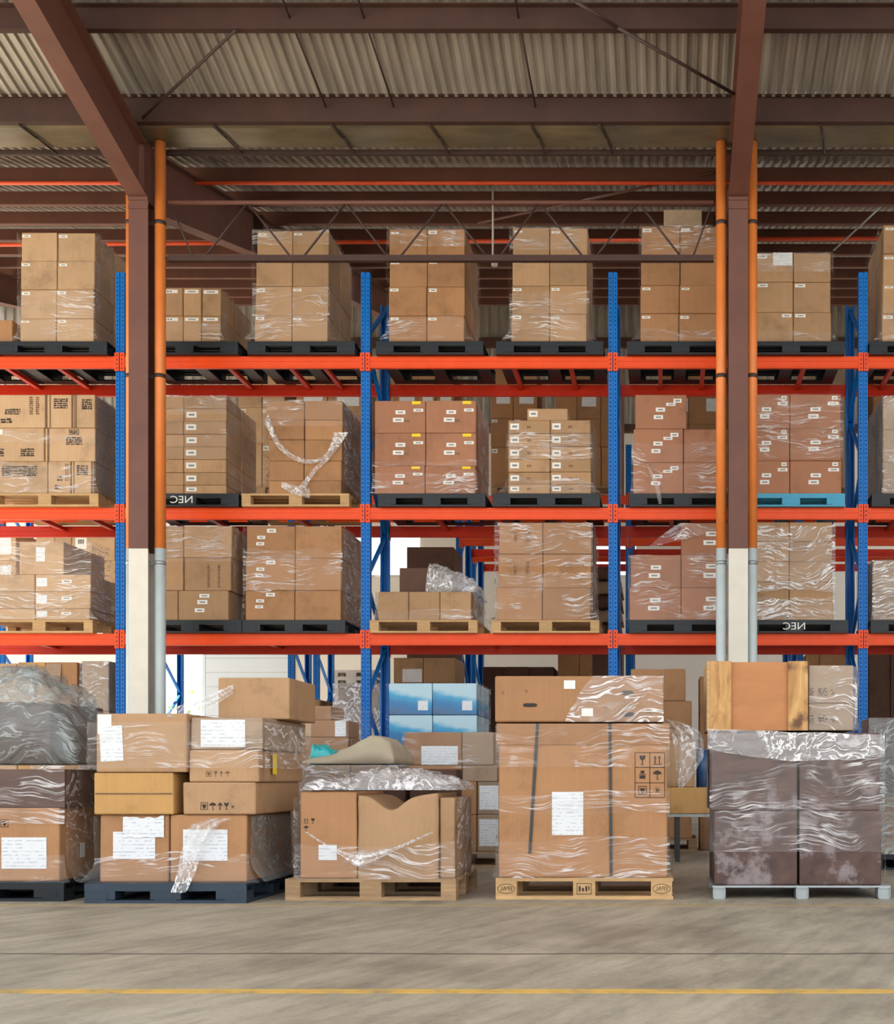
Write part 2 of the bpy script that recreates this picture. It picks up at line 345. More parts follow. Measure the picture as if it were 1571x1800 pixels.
# ---------------------------------------------------------------- the setting
FLOORX0, FLOORX1, YB = -18.0, 9.0, 26.5
bm = B(); box(bm, -60, 60, -40, 60, -0.2, 0.0); struct(mk('floor', bm, 'floor', loc=(0, 0, 0)))
bm = B(); box(bm, -14, 9, 4.475, 4.555, 0.0005, 0.003); o = struct(mk('trim_1', bm, 'yline', loc=(0, 4.5, 0)))
bm = B(); box(bm, -14, 9, 7.56, 7.64, 0.0005, 0.002); o = struct(mk('trim_2', bm, 'ylineworn', loc=(0, 7.6, 0)))

RS = 0.274                                            # roof pitch
YG0, YG1, ZG = 12.0, 12.55, 7.47                      # valley gutter
def zf(y): return ZG + RS * (YG0 - y)                 # underside of the front purlins
def zb(y): return ZG + RS * (y - YG1) - 0.03          # underside of the rear purlins
YFR = 1.5                                             # front eave of the roof
def corrugated(bm, x0, x1, y0, z0, y1, z1, pitch=0.10, amp=0.026):
    n = int((x1 - x0) / pitch); prof = ((0, 0), (0.3, 0), (0.5, 1), (0.8, 1))
    prev = None
    for i in range(n):
        for u, h in prof:
            x = x0 + (i + u) * pitch; a = bm.verts.new((x, y0, z0 + h * amp)); b = bm.verts.new((x, y1, z1 + h * amp))
            if prev: bm.faces.new((prev[0], a, b, prev[1]))
            prev = (a, b)
PH = 0.22; PHR = 0.19
bm = B(); corrugated(bm, -15, 9, YFR, zf(YFR) + PH, YG0 - 0.05, zf(YG0 - 0.05) + PH); struct(mk('ceiling', bm, 'sheet', loc=(0, 6, 8)))
bm = B(); corrugated(bm, -15, 9, YG1 - 0.03, zb(YG1 - 0.03) + PHR, YB, zb(YB) + PHR); o = mk('ceiling_rear', bm, 'sheet', loc=(0, 19, 9)); struct(o)
def purlin(y, z, h, name='roof_purlin', mat='rustd', th=0.012, fl=0.07, lip=True):
    bm = B(); box(bm, -15, 9, y, y + th, z, z + h); box(bm, -15, 9, y + th, y + fl, z, z + 0.01)
    if lip: box(bm, -15, 9, y - fl + th, y, z + h - 0.01, z + h)
    return struct(mk(name, bm, mat))
purlin(YG0 - 0.02, ZG, 0.25); purlin(10.95, zf(10.95), 0.205)
for k in range(1, 8): purlin(10.95 - 1.25 * k, zf(10.95 - 1.25 * k), 0.2)
yy = 13.8
while yy < YB - 0.3:
    purlin(yy, zb(yy), 0.165, mat='rust', lip=False); yy += 1.25
bm = B()
for (a, b_, c, d) in ((YG0, ZG + 0.02, YG0 + 0.10, ZG + 0.0), (YG0 + 0.10, ZG, YG1 - 0.08, ZG), (YG1 - 0.08, ZG, YG1, ZG + 0.05), (YG1, ZG + 0.05, YG1 + 0.01, ZG + 0.22)):
    hexa(bm, [(-15, a, b_), (9, a, b_), (9, a, b_ + 0.004), (-15, a, b_ + 0.004)], [(-15, c, d), (9, c, d), (9, c, d + 0.004), (-15, c, d + 0.004)])
struct(mk('gutter', bm, 'gutter'))
bm = B(); box(bm, -15, 9, YG1 + 0.02, YG1 + 0.06, ZG - 0.02, ZG + 0.03); struct(mk('gutter_edge_beam', bm, 'rod'))
# gutter straps
for px in (60, 190, 395, 600, 770, 945, 1065, 1448):
    bm = B(); x = X(px, 12.2)
    tube(bm, (x - 0.06, YG0 + 0.02, ZG - 0.012), (x, YG0 + 0.25, ZG - 0.018), 0.012, 6); tube(bm, (x, YG0 + 0.25, ZG - 0.018), (x + 0.05, YG1, ZG - 0.02), 0.012, 6)
    struct(mk('gutter_strap', bm, 'rod'))
# steel columns with rafters
XC = [-11.63, -5.43, 0.78, 6.98]
CY = 12.25
def hexseg(bm, x0, x1, y0, a0, b0, y1, a1, b1):
    hexa(bm, [(x0, y0, a0), (x1, y0, a0), (x1, y0, b0), (x0, y0, b0)], [(x0, y1, a1), (x1, y1, a1), (x1, y1, b1), (x0, y1, b1)])
def rafter(x, segs):
    bm = B(); w = 0.10; t = 0.014
    for (y0, b0, t0), (y1, b1, t1) in zip(segs, segs[1:]):
        hexseg(bm, x - w, x + w, y0, b0, b0 + t, y1, b1, b1 + t); hexseg(bm, x - w, x + w, y0, t0 - t, t0, y1, t1 - t, t1)
        hexseg(bm, x - 0.006, x + 0.006, y0, b0 + t, t0 - t, y1, b1 + t, t1 - t)
    return bm
for i, xc in enumerate(XC):
    bm = B(); zt = 6.85
    for z0, z1, mi in ((0, 3.2, 1), (3.2, zt, 0)):
        box(bm, xc - 0.10, xc + 0.10, CY, CY + 0.014, z0, z1, mi); box(bm, xc - 0.10, xc + 0.10, CY + 0.286, CY + 0.30, z0, z1, mi); box(bm, xc - 0.006, xc + 0.006, CY + 0.014, CY + 0.286, z0, z1, mi)
    box(bm, xc - 0.055, xc + 0.055, CY + 0.01, CY + 0.29, zt, 7.46, 0)
    box(bm, xc - 0.14, xc + 0.14, CY - 0.05, CY + 0.35, 0, 0.018, 1)
    for zz in (6.75, 6.84):
        box(bm, xc - 0.10, xc + 0.10, CY - 0.012, CY, zz - 0.035, zz, 0)
    struct(mk('steel_column', bm, ['rust', 'cream']))
    struct(mk('roof_rafter', rafter(xc, [(CY, 6.84, 7.45), (CY - 0.05, 6.84, zf(CY - .05) - 0.02), (10.0, 7.44, zf(10.0) - 0.0), (YFR, zf(YFR) - 0.5, zf(YFR))]), 'rust'))
    struct(mk('roof_rafter', rafter(xc, [(CY + 0.30, 6.80, 7.44), (15.7, 7.76, zb(15.7)), (15.75, 7.76, zb(15.75)), (YB, zb(YB) - 0.5, zb(YB))]), 'rust'))
    bm = B(); box(bm, xc - 0.12, xc + 0.12, 15.70, 15.74, 7.72, zb(15.7)); struct(mk('splice_plate', bm, 'rustd'))
    # rain pipes in the recesses of the column
    for s in (-1, 1):
        xp = xc + {(1, -1): -0.122, (1, 1): 0.176, (2, -1): -0.170, (2, 1): 0.150}.get((i, s), s * 0.17); top = 7.466
        bm = B(); tube(bm, (xp, CY + 0.12, 0.022), (xp, CY + 0.12, 3.22), 0.056, 16, 1); tube(bm, (xp, CY + 0.12, 3.22), (xp, CY + 0.12, top), 0.056, 16, 0)
        if i in (1, 2):
            o = mk('rain_pipe', bm, ['pipe', 'pipew'])
            tag(o, 'orange round rain pipe with pale foot, on the %s side of the %s steel pillar' % ('left' if s < 0 else 'right', 'left' if i == 1 else 'right'), 'pipe', 'rain pipes beside the pillars')
            for zc in (1.2, 3.05, 5.0, 6.6):
                bm = B(); box(bm, min(xp, xc + s * .008), max(xp, xc + s * .008), CY + 0.115, CY + 0.125, zc, zc + 0.04); tube(bm, (xp, CY + 0.12, zc), (xp, CY + 0.12, zc + 0.04), 0.0595, 16)
                mk('pipe_bracket', bm, 'galv' if zc < 3.2 else 'rod', o)
        else: bm.free()
# far wall, and an added light-blocking wall out of view on the right
bm = B(); ZW = zb(YB) + PHR
DX0, DX1, DZ = -11.35, -10.30, 4.4
WZ0, WZ1 = 5.35, 6.45
wins = [(-13.5, -11.9), (-7.2, -5.4), (-1.85, -0.55), (1.2, 3.0)]
def wall_rects():
    xs = sorted(set([-18, 9, DX0, DX1] + [a for w in wins for a in w])); out = []
    for a, b_ in zip(xs, xs[1:]):
        mid = (a + b_) / 2; holes = []
        if DX0 < mid < DX1: holes.append((0, DZ))
        if any(w[0] < mid < w[1] for w in wins): holes.append((WZ0, WZ1))
        z = 0
        for h0, h1 in holes:
            if h0 > z: out.append((a, b_, z, h0))
            z = h1
        out.append((a, b_, z, 8.6))
    return out
for a, b_, z0, z1 in wall_rects(): box(bm, a, b_, YB, YB + 0.2, z0, z1)
struct(mk('wall_back', bm, 'wallw', loc=(0, YB, 0)))
bm = B()
n = int(27 / 0.2); prev = None
for i in range(n):
    for u, h in ((0, 0), (0.3, 0), (0.5, 1), (0.8, 1)):
        x = -18 + (i + u) * 0.2; a = bm.verts.new((x, YB - 0.02 + h * 0.03, 8.6)); b_ = bm.verts.new((x, YB - 0.02 + h * 0.03, ZW + 0.1))
        if prev: bm.faces.new((prev[0], a, b_, prev[1]))
        prev = (a, b_)
struct(mk('wall_back_cladding', bm, 'sheet'))
bm = B(); box(bm, -18, 9, YB - 0.16, YB - 0.03, 10.45, 10.65); struct(mk('wall_girt', bm, 'rustd'))
bm = B(); box(bm, -18, 9, YB - 0.16, YB - 0.03, 8.55, 8.72); struct(mk('wall_girt', bm, 'rustd'))
bm = B(); box(bm, 9, 9.2, -2, 17.5, 0, 7.4); struct(mk('wall_right_blocker', bm, 'wallw'))  # unseen wall added to darken the right side, cut short to light the rear
for i, (a, b_) in enumerate(wins):
    t = emp('window_%d' % (i + 1), ((a + b_) / 2, YB, WZ0)); struct(t)
    bm = B(); th = 0.05
    for x0, x1, z0, z1 in ((a, b_, WZ0, WZ0 + th), (a, b_, WZ1 - th, WZ1), (a, a + th, WZ0, WZ1), (b_ - th, b_, WZ0, WZ1), ((a + b_) / 2 - 0.02, (a + b_) / 2 + 0.02, WZ0, WZ1)): box(bm, x0, x1, YB + 0.05, YB + 0.12, z0, z1)
    mk('window_frame', bm, 'wallw', t)
    bm = B(); box(bm, a + th, b_ - th, YB + 0.08, YB + 0.085, WZ0 + th, WZ1 - th); mk('window_pane', bm, 'glass', t)
t = emp('door_1', ((DX0 + DX1) / 2, YB, 0)); struct(t)
bm = B(); box(bm, DX0 - 0.06, DX0, YB - 0.03, YB, 0, DZ + 0.06); box(bm, DX1, DX1 + 0.06, YB - 0.03, YB, 0, DZ + 0.06); box(bm, DX0, DX1, YB - 0.03, YB, DZ, DZ + 0.06); mk('door_frame', bm, 'doorgrey', t)
bm = B()
for k in range(14): box(bm, -10.2, -8.3, YB - 0.10, YB - 0.03 - 0.008 * (k % 2), k * 0.32, k * 0.32 + 0.315)
struct(mk('door_2', bm, 'doorgrey'))
# shrub outside the open door
bm = B()
for k in range(90):
    a = Vector((R.gauss(-11.0, 0.35), R.gauss(28.2, 0.25), R.uniform(0.2, 3.05))); s = 0.09
    d = Vector((R.gauss(0, 1), R.gauss(0, 1), R.gauss(0, 1))).normalized(); u = d.orthogonal().normalized(); w = d.cross(u)
    quad(bm, [a - u * s, a - w * s * .5, a + u * s, a + w * s * .5])
M['leaf'] = plain('leaf_green', S(150, 176, 96), 0.6, var=0.2)
t = emp('shrub', (-11.0, 28.2, 0)); tag(t, 'green shrub outdoors beyond the open doorway', 'shrub')
mk('foliage', bm, 'leaf', t); bm = B(); tube(bm, (-11, 28.2, 0), (-11, 28.2, 2.2), 0.04, 6); mk('stem', bm, 'oldwood', t)

# roof truss between the columns, braces and pipes
YT = CY + 0.15
ztop, zbot = Z(356, YT), Z(455, YT)
t = emp('lattice_truss', ((XC[1] + XC[2]) / 2, YT, zbot)); tag(t, 'slender brown lattice truss spanning between the two steel pillars', 'truss')
bm = B(); box(bm, XC[1] + 0.25, XC[2] - 0.25, YT - 0.03, YT + 0.03, zbot - 0.03, zbot + 0.03); mk('bottom_chord', bm, 'rustd', t)
bm = B(); tube(bm, (XC[1] + 0.25, YT, ztop), (XC[2] - 0.25, YT, ztop), 0.022); mk('top_chord', bm, 'rust', t)
xb = [X(p, YT) for p in (349, 522, 692, 867, 1036, 1208)]; xt = [X(p, YT) for p in (262, 435, 608, 779, 948, 1122, 1270)]
for i in range(6):
    for a in (xt[i], xt[i + 1]):
        a = max(XC[1] + 0.26, min(XC[2] - 0.26, a))
        sgn = 0.05 if a < xb[i] else -0.05
        bm = B(); tube(bm, (a, YT, ztop), (xb[i] - sgn, YT, zbot), 0.011, 6); mk('diagonal_rod', bm, 'rod', t)
def rod_thing(name, pts, r, mat, label, cat, grp=None, n=8):
    bm = B()
    for a, b_ in zip(pts, pts[1:]): tube(bm, a, b_, r, n)
    return tag(mk(name, bm, mat), label, cat, grp)
def roofpt(px, py, dz=0.03):
    """point just under the front purlins seen at that place of the photograph"""
    k = (PY - py) / F; y = (ZG + RS * YG0 - HC - dz) / (k + RS); return (X(px, y), y, zf(y) - dz)
rod_thing('brace_rod', [roofpt(250, 208), roofpt(415, 52)], 0.014, 'rod', 'thin dark brace rod rising from the left rafter under the roof', 'rod')
rod_thing('brace_rod', [roofpt(1290, 165), roofpt(1085, 48), roofpt(1010, 2)], 0.016, 'rod', 'thin dark brace rod running down to the right rafter', 'rod')
for px, lab in ((570, 'left'), (940, 'middle'), (690, 'second')):
    x = X(px, 11.9)
    rod_thing('sag_rod', [(x, 11.95, zf(11.95) + 0.12), (x - 0.05, 10.96, zf(10.96) + 0.10), (x - 0.08, 9.7, zf(9.7) + 0.1)], 0.011, 'rod', 'dark sag rod between the front purlins, %s one of three' % lab, 'rod', 'sag rods', 6)
rod_thing('red_pipe', [(-14, 13.75, zb(13.75) - 0.03), (9, 13.75, zb(13.75) - 0.03)], 0.022, 'conduit', 'long thin red pipe under the first rear purlin', 'pipe')
rod_thing('red_pipe', [(-14, 17.5, Z(434, 17.5)), (-3, 17.5, Z(424, 17.5)), (9, 17.5, Z(414, 17.5))], 0.03, 'conduit', 'long thin red pipe running behind the tall top tier loads', 'pipe')
rod_thing('brace_rod', [(X(840, 15.6), 15.6, Z(392, 15.6)), (X(1255, 13.7), 13.7, Z(303, 13.7))], 0.016, 'rust', 'slanting brown brace rod left of the right pillar', 'rod')
rod_thing('brace_rod', [(X(1465, 17), 17, Z(440, 17)), (X(1571, 15.2), 15.2, Z(342, 15.2))], 0.012, 'galv', 'slanting pale brace rod right of the right pillar', 'rod')
t = emp('hanging_lamp', (X(869, 14.6), 14.6, Z(466, 14.6))); tag(t, 'small white lamp hanging on a thin white stem below the truss', 'lamp')
bm = B(); tube(bm, (X(866, 14.6), 14.6, Z(455, 14.6)), (X(866, 14.6), 14.6, zb(14.6) + 0.2), 0.012, 8); mk('stem', bm, 'lamp', t)
bm = B(); tube(bm, (X(869, 14.6), 14.6, Z(458, 14.6)), (X(869, 14.6), 14.6, Z(454, 14.6)), 0.05, 14); tube(bm, (X(869, 14.6), 14.6, Z(467, 14.6)), (X(869, 14.6), 14.6, Z(458, 14.6)), 0.04, 14); mk('lamp_head', bm, 'lamp', t)

# ---------------------------------------------------------------- pallet racks
YF, YBK = 13.3, 14.3
XP = [-8.87, X(211, YF), X(642, YF), X(1077, YF), X(1517, YF), 5.05]
TZ = [5.561, 3.860, 2.447]                            # tops of the beams of the three tiers
def post_bm(x, y, h, z0=0.0, holes=True):
    bm = B(); w = 0.05
    box(bm, x - w, x - 0.008, y, y + 0.004, z0, h); box(bm, x + 0.008, x + w, y, y + 0.004, z0, h)
    box(bm, x - 0.010, x + 0.010, y + 0.008, y + 0.012, z0, h)
    box(bm, x - w, x - w + 0.004, y + 0.004, y + 0.09, z0, h); box(bm, x + w - 0.004, x + w, y + 0.004, y + 0.09, z0, h)
    box(bm, x - w + 0.004, x - w + 0.02, y + 0.086, y + 0.09, z0, h); box(bm, x + w - 0.02, x + w - 0.004, y + 0.086, y + 0.09, z0, h)
    if holes:
        z = z0 + 0.05
        while z < h - 0.03:
            for s in (-1, 1):
                quad(bm, [(x + s * 0.029 - 0.006, y - 0.0006, z), (x + s * 0.029 + 0.006, y - 0.0006, z), (x + s * 0.029 + 0.006, y - 0.0006, z + 0.017), (x + s * 0.029 - 0.006, y - 0.0006, z + 0.017)], 1)
                xs = x + s * (w + 0.0006)
                quad(bm, [(xs, y + 0.035, z), (xs, y + 0.05, z), (xs, y + 0.05, z + 0.017), (xs, y + 0.035, z + 0.017)], 1)
            z += 0.048
    return bm
ordw = ['outermost left', 'first', 'second', 'third', 'fourth', 'outermost right']
def frame(x, y0, y1, h, label, group, holes=True, braces=True):
    t = emp('rack_upright', (x, y0, 0)); tag(t, label, 'rack upright', group)
    mk('post', post_bm(x, y0, h, holes=holes), ['blue', 'hole'], t)
    bm = post_bm(x, 0, h, holes=holes)
    for v in bm.verts: v.co.y = y1 - v.co.y
    mk('post', bm, ['blue', 'hole'], t)
    for y in (y0, y1 - 0.09):
        bm = B(); box(bm, x - 0.07, x + 0.07, y - 0.01, y + 0.10, 0, 0.008); mk('foot_plate', bm, 'blue', t)
    z = 0.35; k = 0
    while braces and z < h - 0.7:
        a, b_ = (y0 + 0.07, y1 - 0.07) if k % 2 == 0 else (y1 - 0.07, y0 + 0.07)
        bm = B(); hexa(bm, [(x - 0.02, a, z), (x + 0.02, a, z), (x + 0.02, a, z + 0.045), (x - 0.02, a, z + 0.045)], [(x - 0.02, b_, z + 0.62), (x + 0.02, b_, z + 0.62), (x + 0.02, b_, z + 0.665), (x - 0.02, b_, z + 0.665)])
        mk('brace', bm, 'blue', t); z += 0.68; k += 1
    return t
def beam(x0, x1, y, ztop, face, label, group, mat='orange'):
    """face -1: the connectors sit on the aisle side"""
    a, b_ = x0 + 0.052, x1 - 0.052; h = 0.13
    bm = B(); box(bm, a, b_, y, y + 0.045, ztop - h, ztop); box(bm, a, b_, y - 0.006, y, ztop - h + 0.012, ztop - h * 0.56); box(bm, a, b_, y - 0.006, y, ztop - h * 0.44, ztop - 0.012)
    o = mk('rack_beam', bm, mat); tag(o, label, 'rack beam', group)
    for s, xe in ((1, x0), (-1, x1)):
        xa, xb_ = (xe + 0.005, xe + 0.052) if s > 0 else (xe - 0.052, xe - 0.005)
        yp = y - 0.0065 if face < 0 else y + 0.0455
        bm = B(); box(bm, xa, xb_, yp - 0.004, yp, ztop - 0.165, ztop + 0.04)
        xw = xe + s * 0.0525; box(bm, min(xw, xw + s * 0.004), max(xw, xw + s * 0.004), y - 0.01, y + 0.05, ztop - 0.165, ztop + 0.04)
        for k in range(4):
            zz = ztop - 0.145 + k * 0.048; xm = (xa + xb_) / 2
            if face < 0: quad(bm, [(xm - 0.005, yp - 0.0045, zz), (xm + 0.005, yp - 0.0045, zz), (xm + 0.005, yp - 0.0045, zz + 0.02), (xm - 0.005, yp - 0.0045, zz + 0.02)], 1)
        mk('connector', bm, [mat, 'hole'], o)
    return o
bayw = ['left of the first blue post', 'between the first and second posts', 'between the second and third posts', 'between the third and fourth posts', 'right of the fourth post']
tierw = ['top', 'second', 'third']
for i, x in enumerate(XP):
    frame(x, YF, YBK, 6.51, '%s blue perforated upright of the front rack row' % ordw[i], 'blue uprights of the front rack')
for ti, z in enumerate(TZ):
    for bi in range(5):
        beam(XP[bi], XP[bi + 1], YF - 0.008, z, -1, 'orange front beam of the %s tier, %s' % (tierw[ti], bayw[bi]), 'front rack beams')
        beam(XP[bi], XP[bi + 1], YBK - 0.045, z, 1, 'red-orange back beam of the %s tier, %s' % (tierw[ti], bayw[bi]), 'back rack beams', 'red')
bars = {0: [(0, -7.5), (0, -6.9), (1, -4.95), (1, -4.25), (1, -3.86), (2, -1.70), (2, -1.05), (3, -0.03), (3, 0.46), (3, 1.61), (4, 2.62)],
        1: [(0, -7.2), (0, -6.6), (1, -5.2), (1, -4.2), (2, -2.6), (2, -1.2), (3, 0.1), (3, 1.5), (4, 2.7)], 2: [(0, -7.3), (1, -4.6), (2, -2.0), (3, 1.0), (4, 2.8)]}
bw = ['first', 'second', 'third', 'fourth']; cnt = {}
for ti in bars:
    for bi, x in bars[ti]:
        k = cnt.get((ti, bi), 0); cnt[(ti, bi)] = k + 1
        bm = B(); z = TZ[ti]; box(bm, x - 0.025, x + 0.025, YF + 0.04, YBK - 0.048, z - 0.065, z - 0.02)
        tag(mk('pallet_support_bar', bm, 'red'), '%s red support bar under the %s tier, %s' % (bw[k], tierw[ti], bayw[bi]), 'support bar', 'red pallet support bars')
# the two rows behind, back to back
XQ = [-11.64] + XP
for row, (y0, y1) in enumerate(((19.4, 20.4), (20.8, 21.8))):
    rw = ('middle rack row', 'rearmost rack row')[row]
    for i, x in enumerate(XQ):
        frame(x, y0, y1, 6.3, '%s blue upright of the %s' % ((['farthest left'] + ordw)[i], rw), 'blue uprights of the racks behind', holes=True)
    bq = ['far left of the first post'] + bayw
    for bi in range(6):
        for lz, lw in ((5.46, 'top'), (3.86 if bi < 2 else 4.77, 'lower')):
            if bi == 2 and lw == 'lower': continue
            beam(XQ[bi], XQ[bi + 1], y0 - 0.008, lz, -1, 'orange front beam, %s tier of the %s, %s' % (lw, rw, bq[bi]), 'beams of the racks behind')
            beam(XQ[bi], XQ[bi + 1], y1 - 0.045, lz, 1, 'red back beam, %s tier of the %s, %s' % (lw, rw, bq[bi]), 'beams of the racks behind', 'red')

# ---------------------------------------------------------------- pallets
def pallet_parts(t, x0, x1, y0, y1, z, kind, h=0.144, mat=None):
    """parts of a pallet under the empty t"""
    w = x1 - x0; d = y1 - y0
    if kind == 'wood':
        m = mat or 'wood'; nb = 7; bw_ = d / (nb + (nb - 1) * 0.28); 
        for k in range(nb):
            ya = y0 + k * bw_ * 1.28; bm = B(); box(bm, x0, x1, ya, ya + bw_, z + h - 0.022, z + h); mk('deck_board', bm, m, t)
        for fy in (0.0, 0.5, 1.0):
            ya = y0 + (d - 0.10) * fy
            bm = B(); box(bm, x0, x1, ya, ya + 0.10, z, z + 0.022); mk('bottom_board', bm, m, t)
            for fx, ww in ((0.0, 0.10), (0.5, 0.145), (1.0, 0.10)):
                xa = x0 + (w - ww) * fx; bm = B(); box(bm, xa, xa + ww, ya, ya + 0.10, z + 0.022, z + h - 0.022); mk('block', bm, m, t)
    elif kind == 'plastic':
        m = mat or 'plastic'
        bm = B(); box(bm, x0, x1, y0, y1, z + h - 0.018, z + h)
        for k in range(9):
            ya = y0 + 0.04 + k * (d - 0.12) / 8.0; box(bm, x0 + 0.01, x1 - 0.01, ya, ya + 0.012, z + h - 0.05, z + h - 0.018)
        box(bm, x0, x1, y0, y0 + 0.012, z + h - 0.05, z + h - 0.018); box(bm, x0, x1, y1 - 0.012, y1, z + h - 0.05, z + h - 0.018)
        mk('deck', bm, m, t)
        for fy in (0.0, 0.5, 1.0):
            for fx in (0.0, 0.5, 1.0):
                xa = x0 + (w - 0.20) * fx; ya = y0 + (d - 0.14) * fy
                bm = B(); box(bm, xa, xa + 0.20, ya + 0.002, ya + 0.138, z + 0.024, z + h - 0.05); box(bm, xa + 0.05, xa + 0.15, ya, ya + 0.14, z + 0.03, z + h - 0.056); mk('foot', bm, m, t)
        for fx in (0.0, 0.5, 1.0):
            xa = x0 + (w - 0.14) * fx; bm = B(); box(bm, xa, xa + 0.14, y0, y1, z, z + 0.024); mk('runner', bm, m, t)
        for fy in (0.0, 1.0):
            ya = y0 + (d - 0.10) * fy; bm = B(); box(bm, x0 + 0.14, x0 + (w - 0.14) * 0.5, ya, ya + 0.10, z, z + 0.02); mk('bottom_bar', bm, m, t)
            bm = B(); box(bm, x0 + (w + 0.14) * 0.5, x1 - 0.14, ya, ya + 0.10, z, z + 0.02); mk('bottom_bar', bm, m, t)
PROTO = {}
def pallet(xc, y0, z, kind, label, w=1.2, d=1.0, mat=None, group='pallets'):
    key = (kind, round(w, 3), round(d, 3), mat)
    loc = Vector((xc, y0, z))
    if key in PROTO: o = copy_tree(PROTO[key], loc)
    else:
        o = emp({'wood': 'wooden_pallet', 'plastic': 'plastic_pallet'}[kind], loc); pallet_parts(o, xc - w / 2, xc + w / 2, y0, y0 + d, z, kind, mat=mat); PROTO[key] = o
    tag(o, label, 'pallet', group); return o

# ---------------------------------------------------------------- cartons and loads
def carton(label, group, x0, x1, y0, y1, z0, z1, mat, stickers=(), name='cardboard_carton', bev=0.006, loose=0.0, cat='carton'):
    bm = B(); g = 0.003
    box(bm, x0 + g, x1 - g, y0, y1, z0 + 0.0005, z1 - 0.0005)
    if loose:
        for v in bm.verts: v.co += Vector((R.uniform(-1, 1), 0, 0)) * loose
    soften(bm, min(bev + 0.003, (x1 - x0) * .1, (z1 - z0) * .1))
    o = mk(name, bm, mat); tag(o, label, cat, group)
    w = x1 - x0; h = z1 - z0
    for s in stickers:
        u0, v0, u1, v1, kind = s[:5]
        bm = B()
        if kind in ('ink', 'inkb') and (v1 - v0) < 0.9:              # printed matter: broken lines of type
            nl = max(2, int((v1 - v0) * h / 0.022)); dz = (v1 - v0) * h / nl
            for q in range(nl):
                xx = x0 + u0 * w
                while xx < x0 + u1 * w - 0.004:
                    ln = R.uniform(0.012, 0.06); e = min(xx + ln, x0 + u1 * w); zq_ = z1 - v1 * h + q * dz
                    flat(bm, xx, e, y0 - 0.0008, zq_, zq_ + dz * R.uniform(0.5, 0.85)); xx = e + R.uniform(0.003, 0.012)
        else: flat(bm, x0 + u0 * w, x0 + u1 * w, y0 - 0.0008, z1 - v1 * h, z1 - v0 * h)
        nm = {'white': 'sticker', 'yellowlab': 'sticker', 'paper': 'paper_sheet', 'ink': 'printed_mark', 'inkb': 'printed_mark', 'tape': 'tape'}[kind]
        c = mk(nm, bm, kind, o)
        if kind == 'yellowlab': c['label'] = 'yellow sticker'
        if kind == 'white' and (u1 - u0) * w > 0.05:                # a line of print on the sticker
            bm = B(); zc = z1 - (v0 + v1) / 2 * h; hh = (v1 - v0) * h * 0.16
            xa = x0 + (u0 + (u1 - u0) * .25) * w; xb_ = x0 + (u0 + (u1 - u0) * .8) * w
            nx = 5
            for k in range(nx):
                q = xa + (xb_ - xa) * k / nx; flat(bm, q, q + (xb_ - xa) / nx * 0.7, y0 - 0.0024, zc - hh, zc + hh, th=0.0004)
            mk('sticker_print', bm, 'ink', c)
    return o
ROWW = {1: ['single-row'], 2: ['top', 'bottom'], 3: ['top', 'middle', 'bottom'], 4: ['top', 'second', 'third', 'bottom']}
def roww(i, n):
    if n in ROWW: return ROWW[n][i]
    return 'top' if i == 0 else 'bottom' if i == n - 1 else ['second', 'third', 'fourth', 'fifth', 'sixth', 'seventh'][i - 1]
def colw(j, n): return {1: [''], 2: ['left', 'right'], 3: ['left', 'middle', 'right'], 4: ['far left', 'inner left', 'inner right', 'far right']}[n][j]
def film_shell(label, x0, x1, y0, y1, z0, z1, bands=((0, 1),), flare=0.0, mat='film', side='film_side', top=False, amp=0.012, sides='LR', parts_z=None, gap=0.014, group='stretch film on the loads'):
    """a stretch-film wrapping: bands of film over the front, full film on the sides; flares out to the pallet at the foot"""
    bm = B(); H = z1 - z0
    def fl(z):
        k = max(0.0, 1 - (z - z0) / 0.14); return flare * k * k
    sd = R.uniform(0, 50)
    def front(za, zb_):
        ny = max(4, int((zb_ - za) / 0.04)); nx = max(8, int((x1 - x0) / 0.05))
        def P(u, v):
            z = za + (zb_ - za) * v; e = fl(z)
            edge = 0.02 * nz(u * 3 + sd, v, 1.0) if 0 < v < 1 else 0.05 * nz(u * 5 + sd, v * 7, 3.3)
            x = x0 - gap - e + (x1 - x0 + 2 * gap + 2 * e) * u
            return (x, y0 - gap - min(e, 0.05) - amp * (0.5 + 0.5 * nz(x * 4 + sd, z * 9, 0.3)), min(max(z + (edge if v in (0, 1) and (0 < za - z0 or v == 1) and zb_ < z1 else 0), z0), z1))
        grid(bm, P, nx, ny, 0)
    for a, b_ in bands: front(z0 + H * a, z0 + H * b_)
    for s in sides:
        xs = x0 - gap if s == 'L' else x1 + gap; sg = -1 if s == 'L' else 1
        def P(u, v):
            y = y0 - gap + (y1 - y0 + gap) * u; z = z0 + H * v; e = fl(z)
            return (xs + sg * (e + amp * 1.5 * (0.5 + 0.5 * nz(y * 5 + sd, z * 6, 7.7))), y, z)
        grid(bm, P, 12, max(5, int(H / 0.08)), 1)
    if top:
        def P(u, v):
            x = x0 - gap + (x1 - x0 + 2 * gap) * u; y = y0 - gap + (y1 - y0) * v
            return (x, y, z1 + 0.006 + amp * (0.5 + 0.5 * nz(x * 5 + sd, y * 5, 2.2)))
        grid(bm, P, 14, 10, 1)
    o = mk('stretch_film', bm, [mat, side], smooth=True); tag(o, label, 'stretch film', group); return o
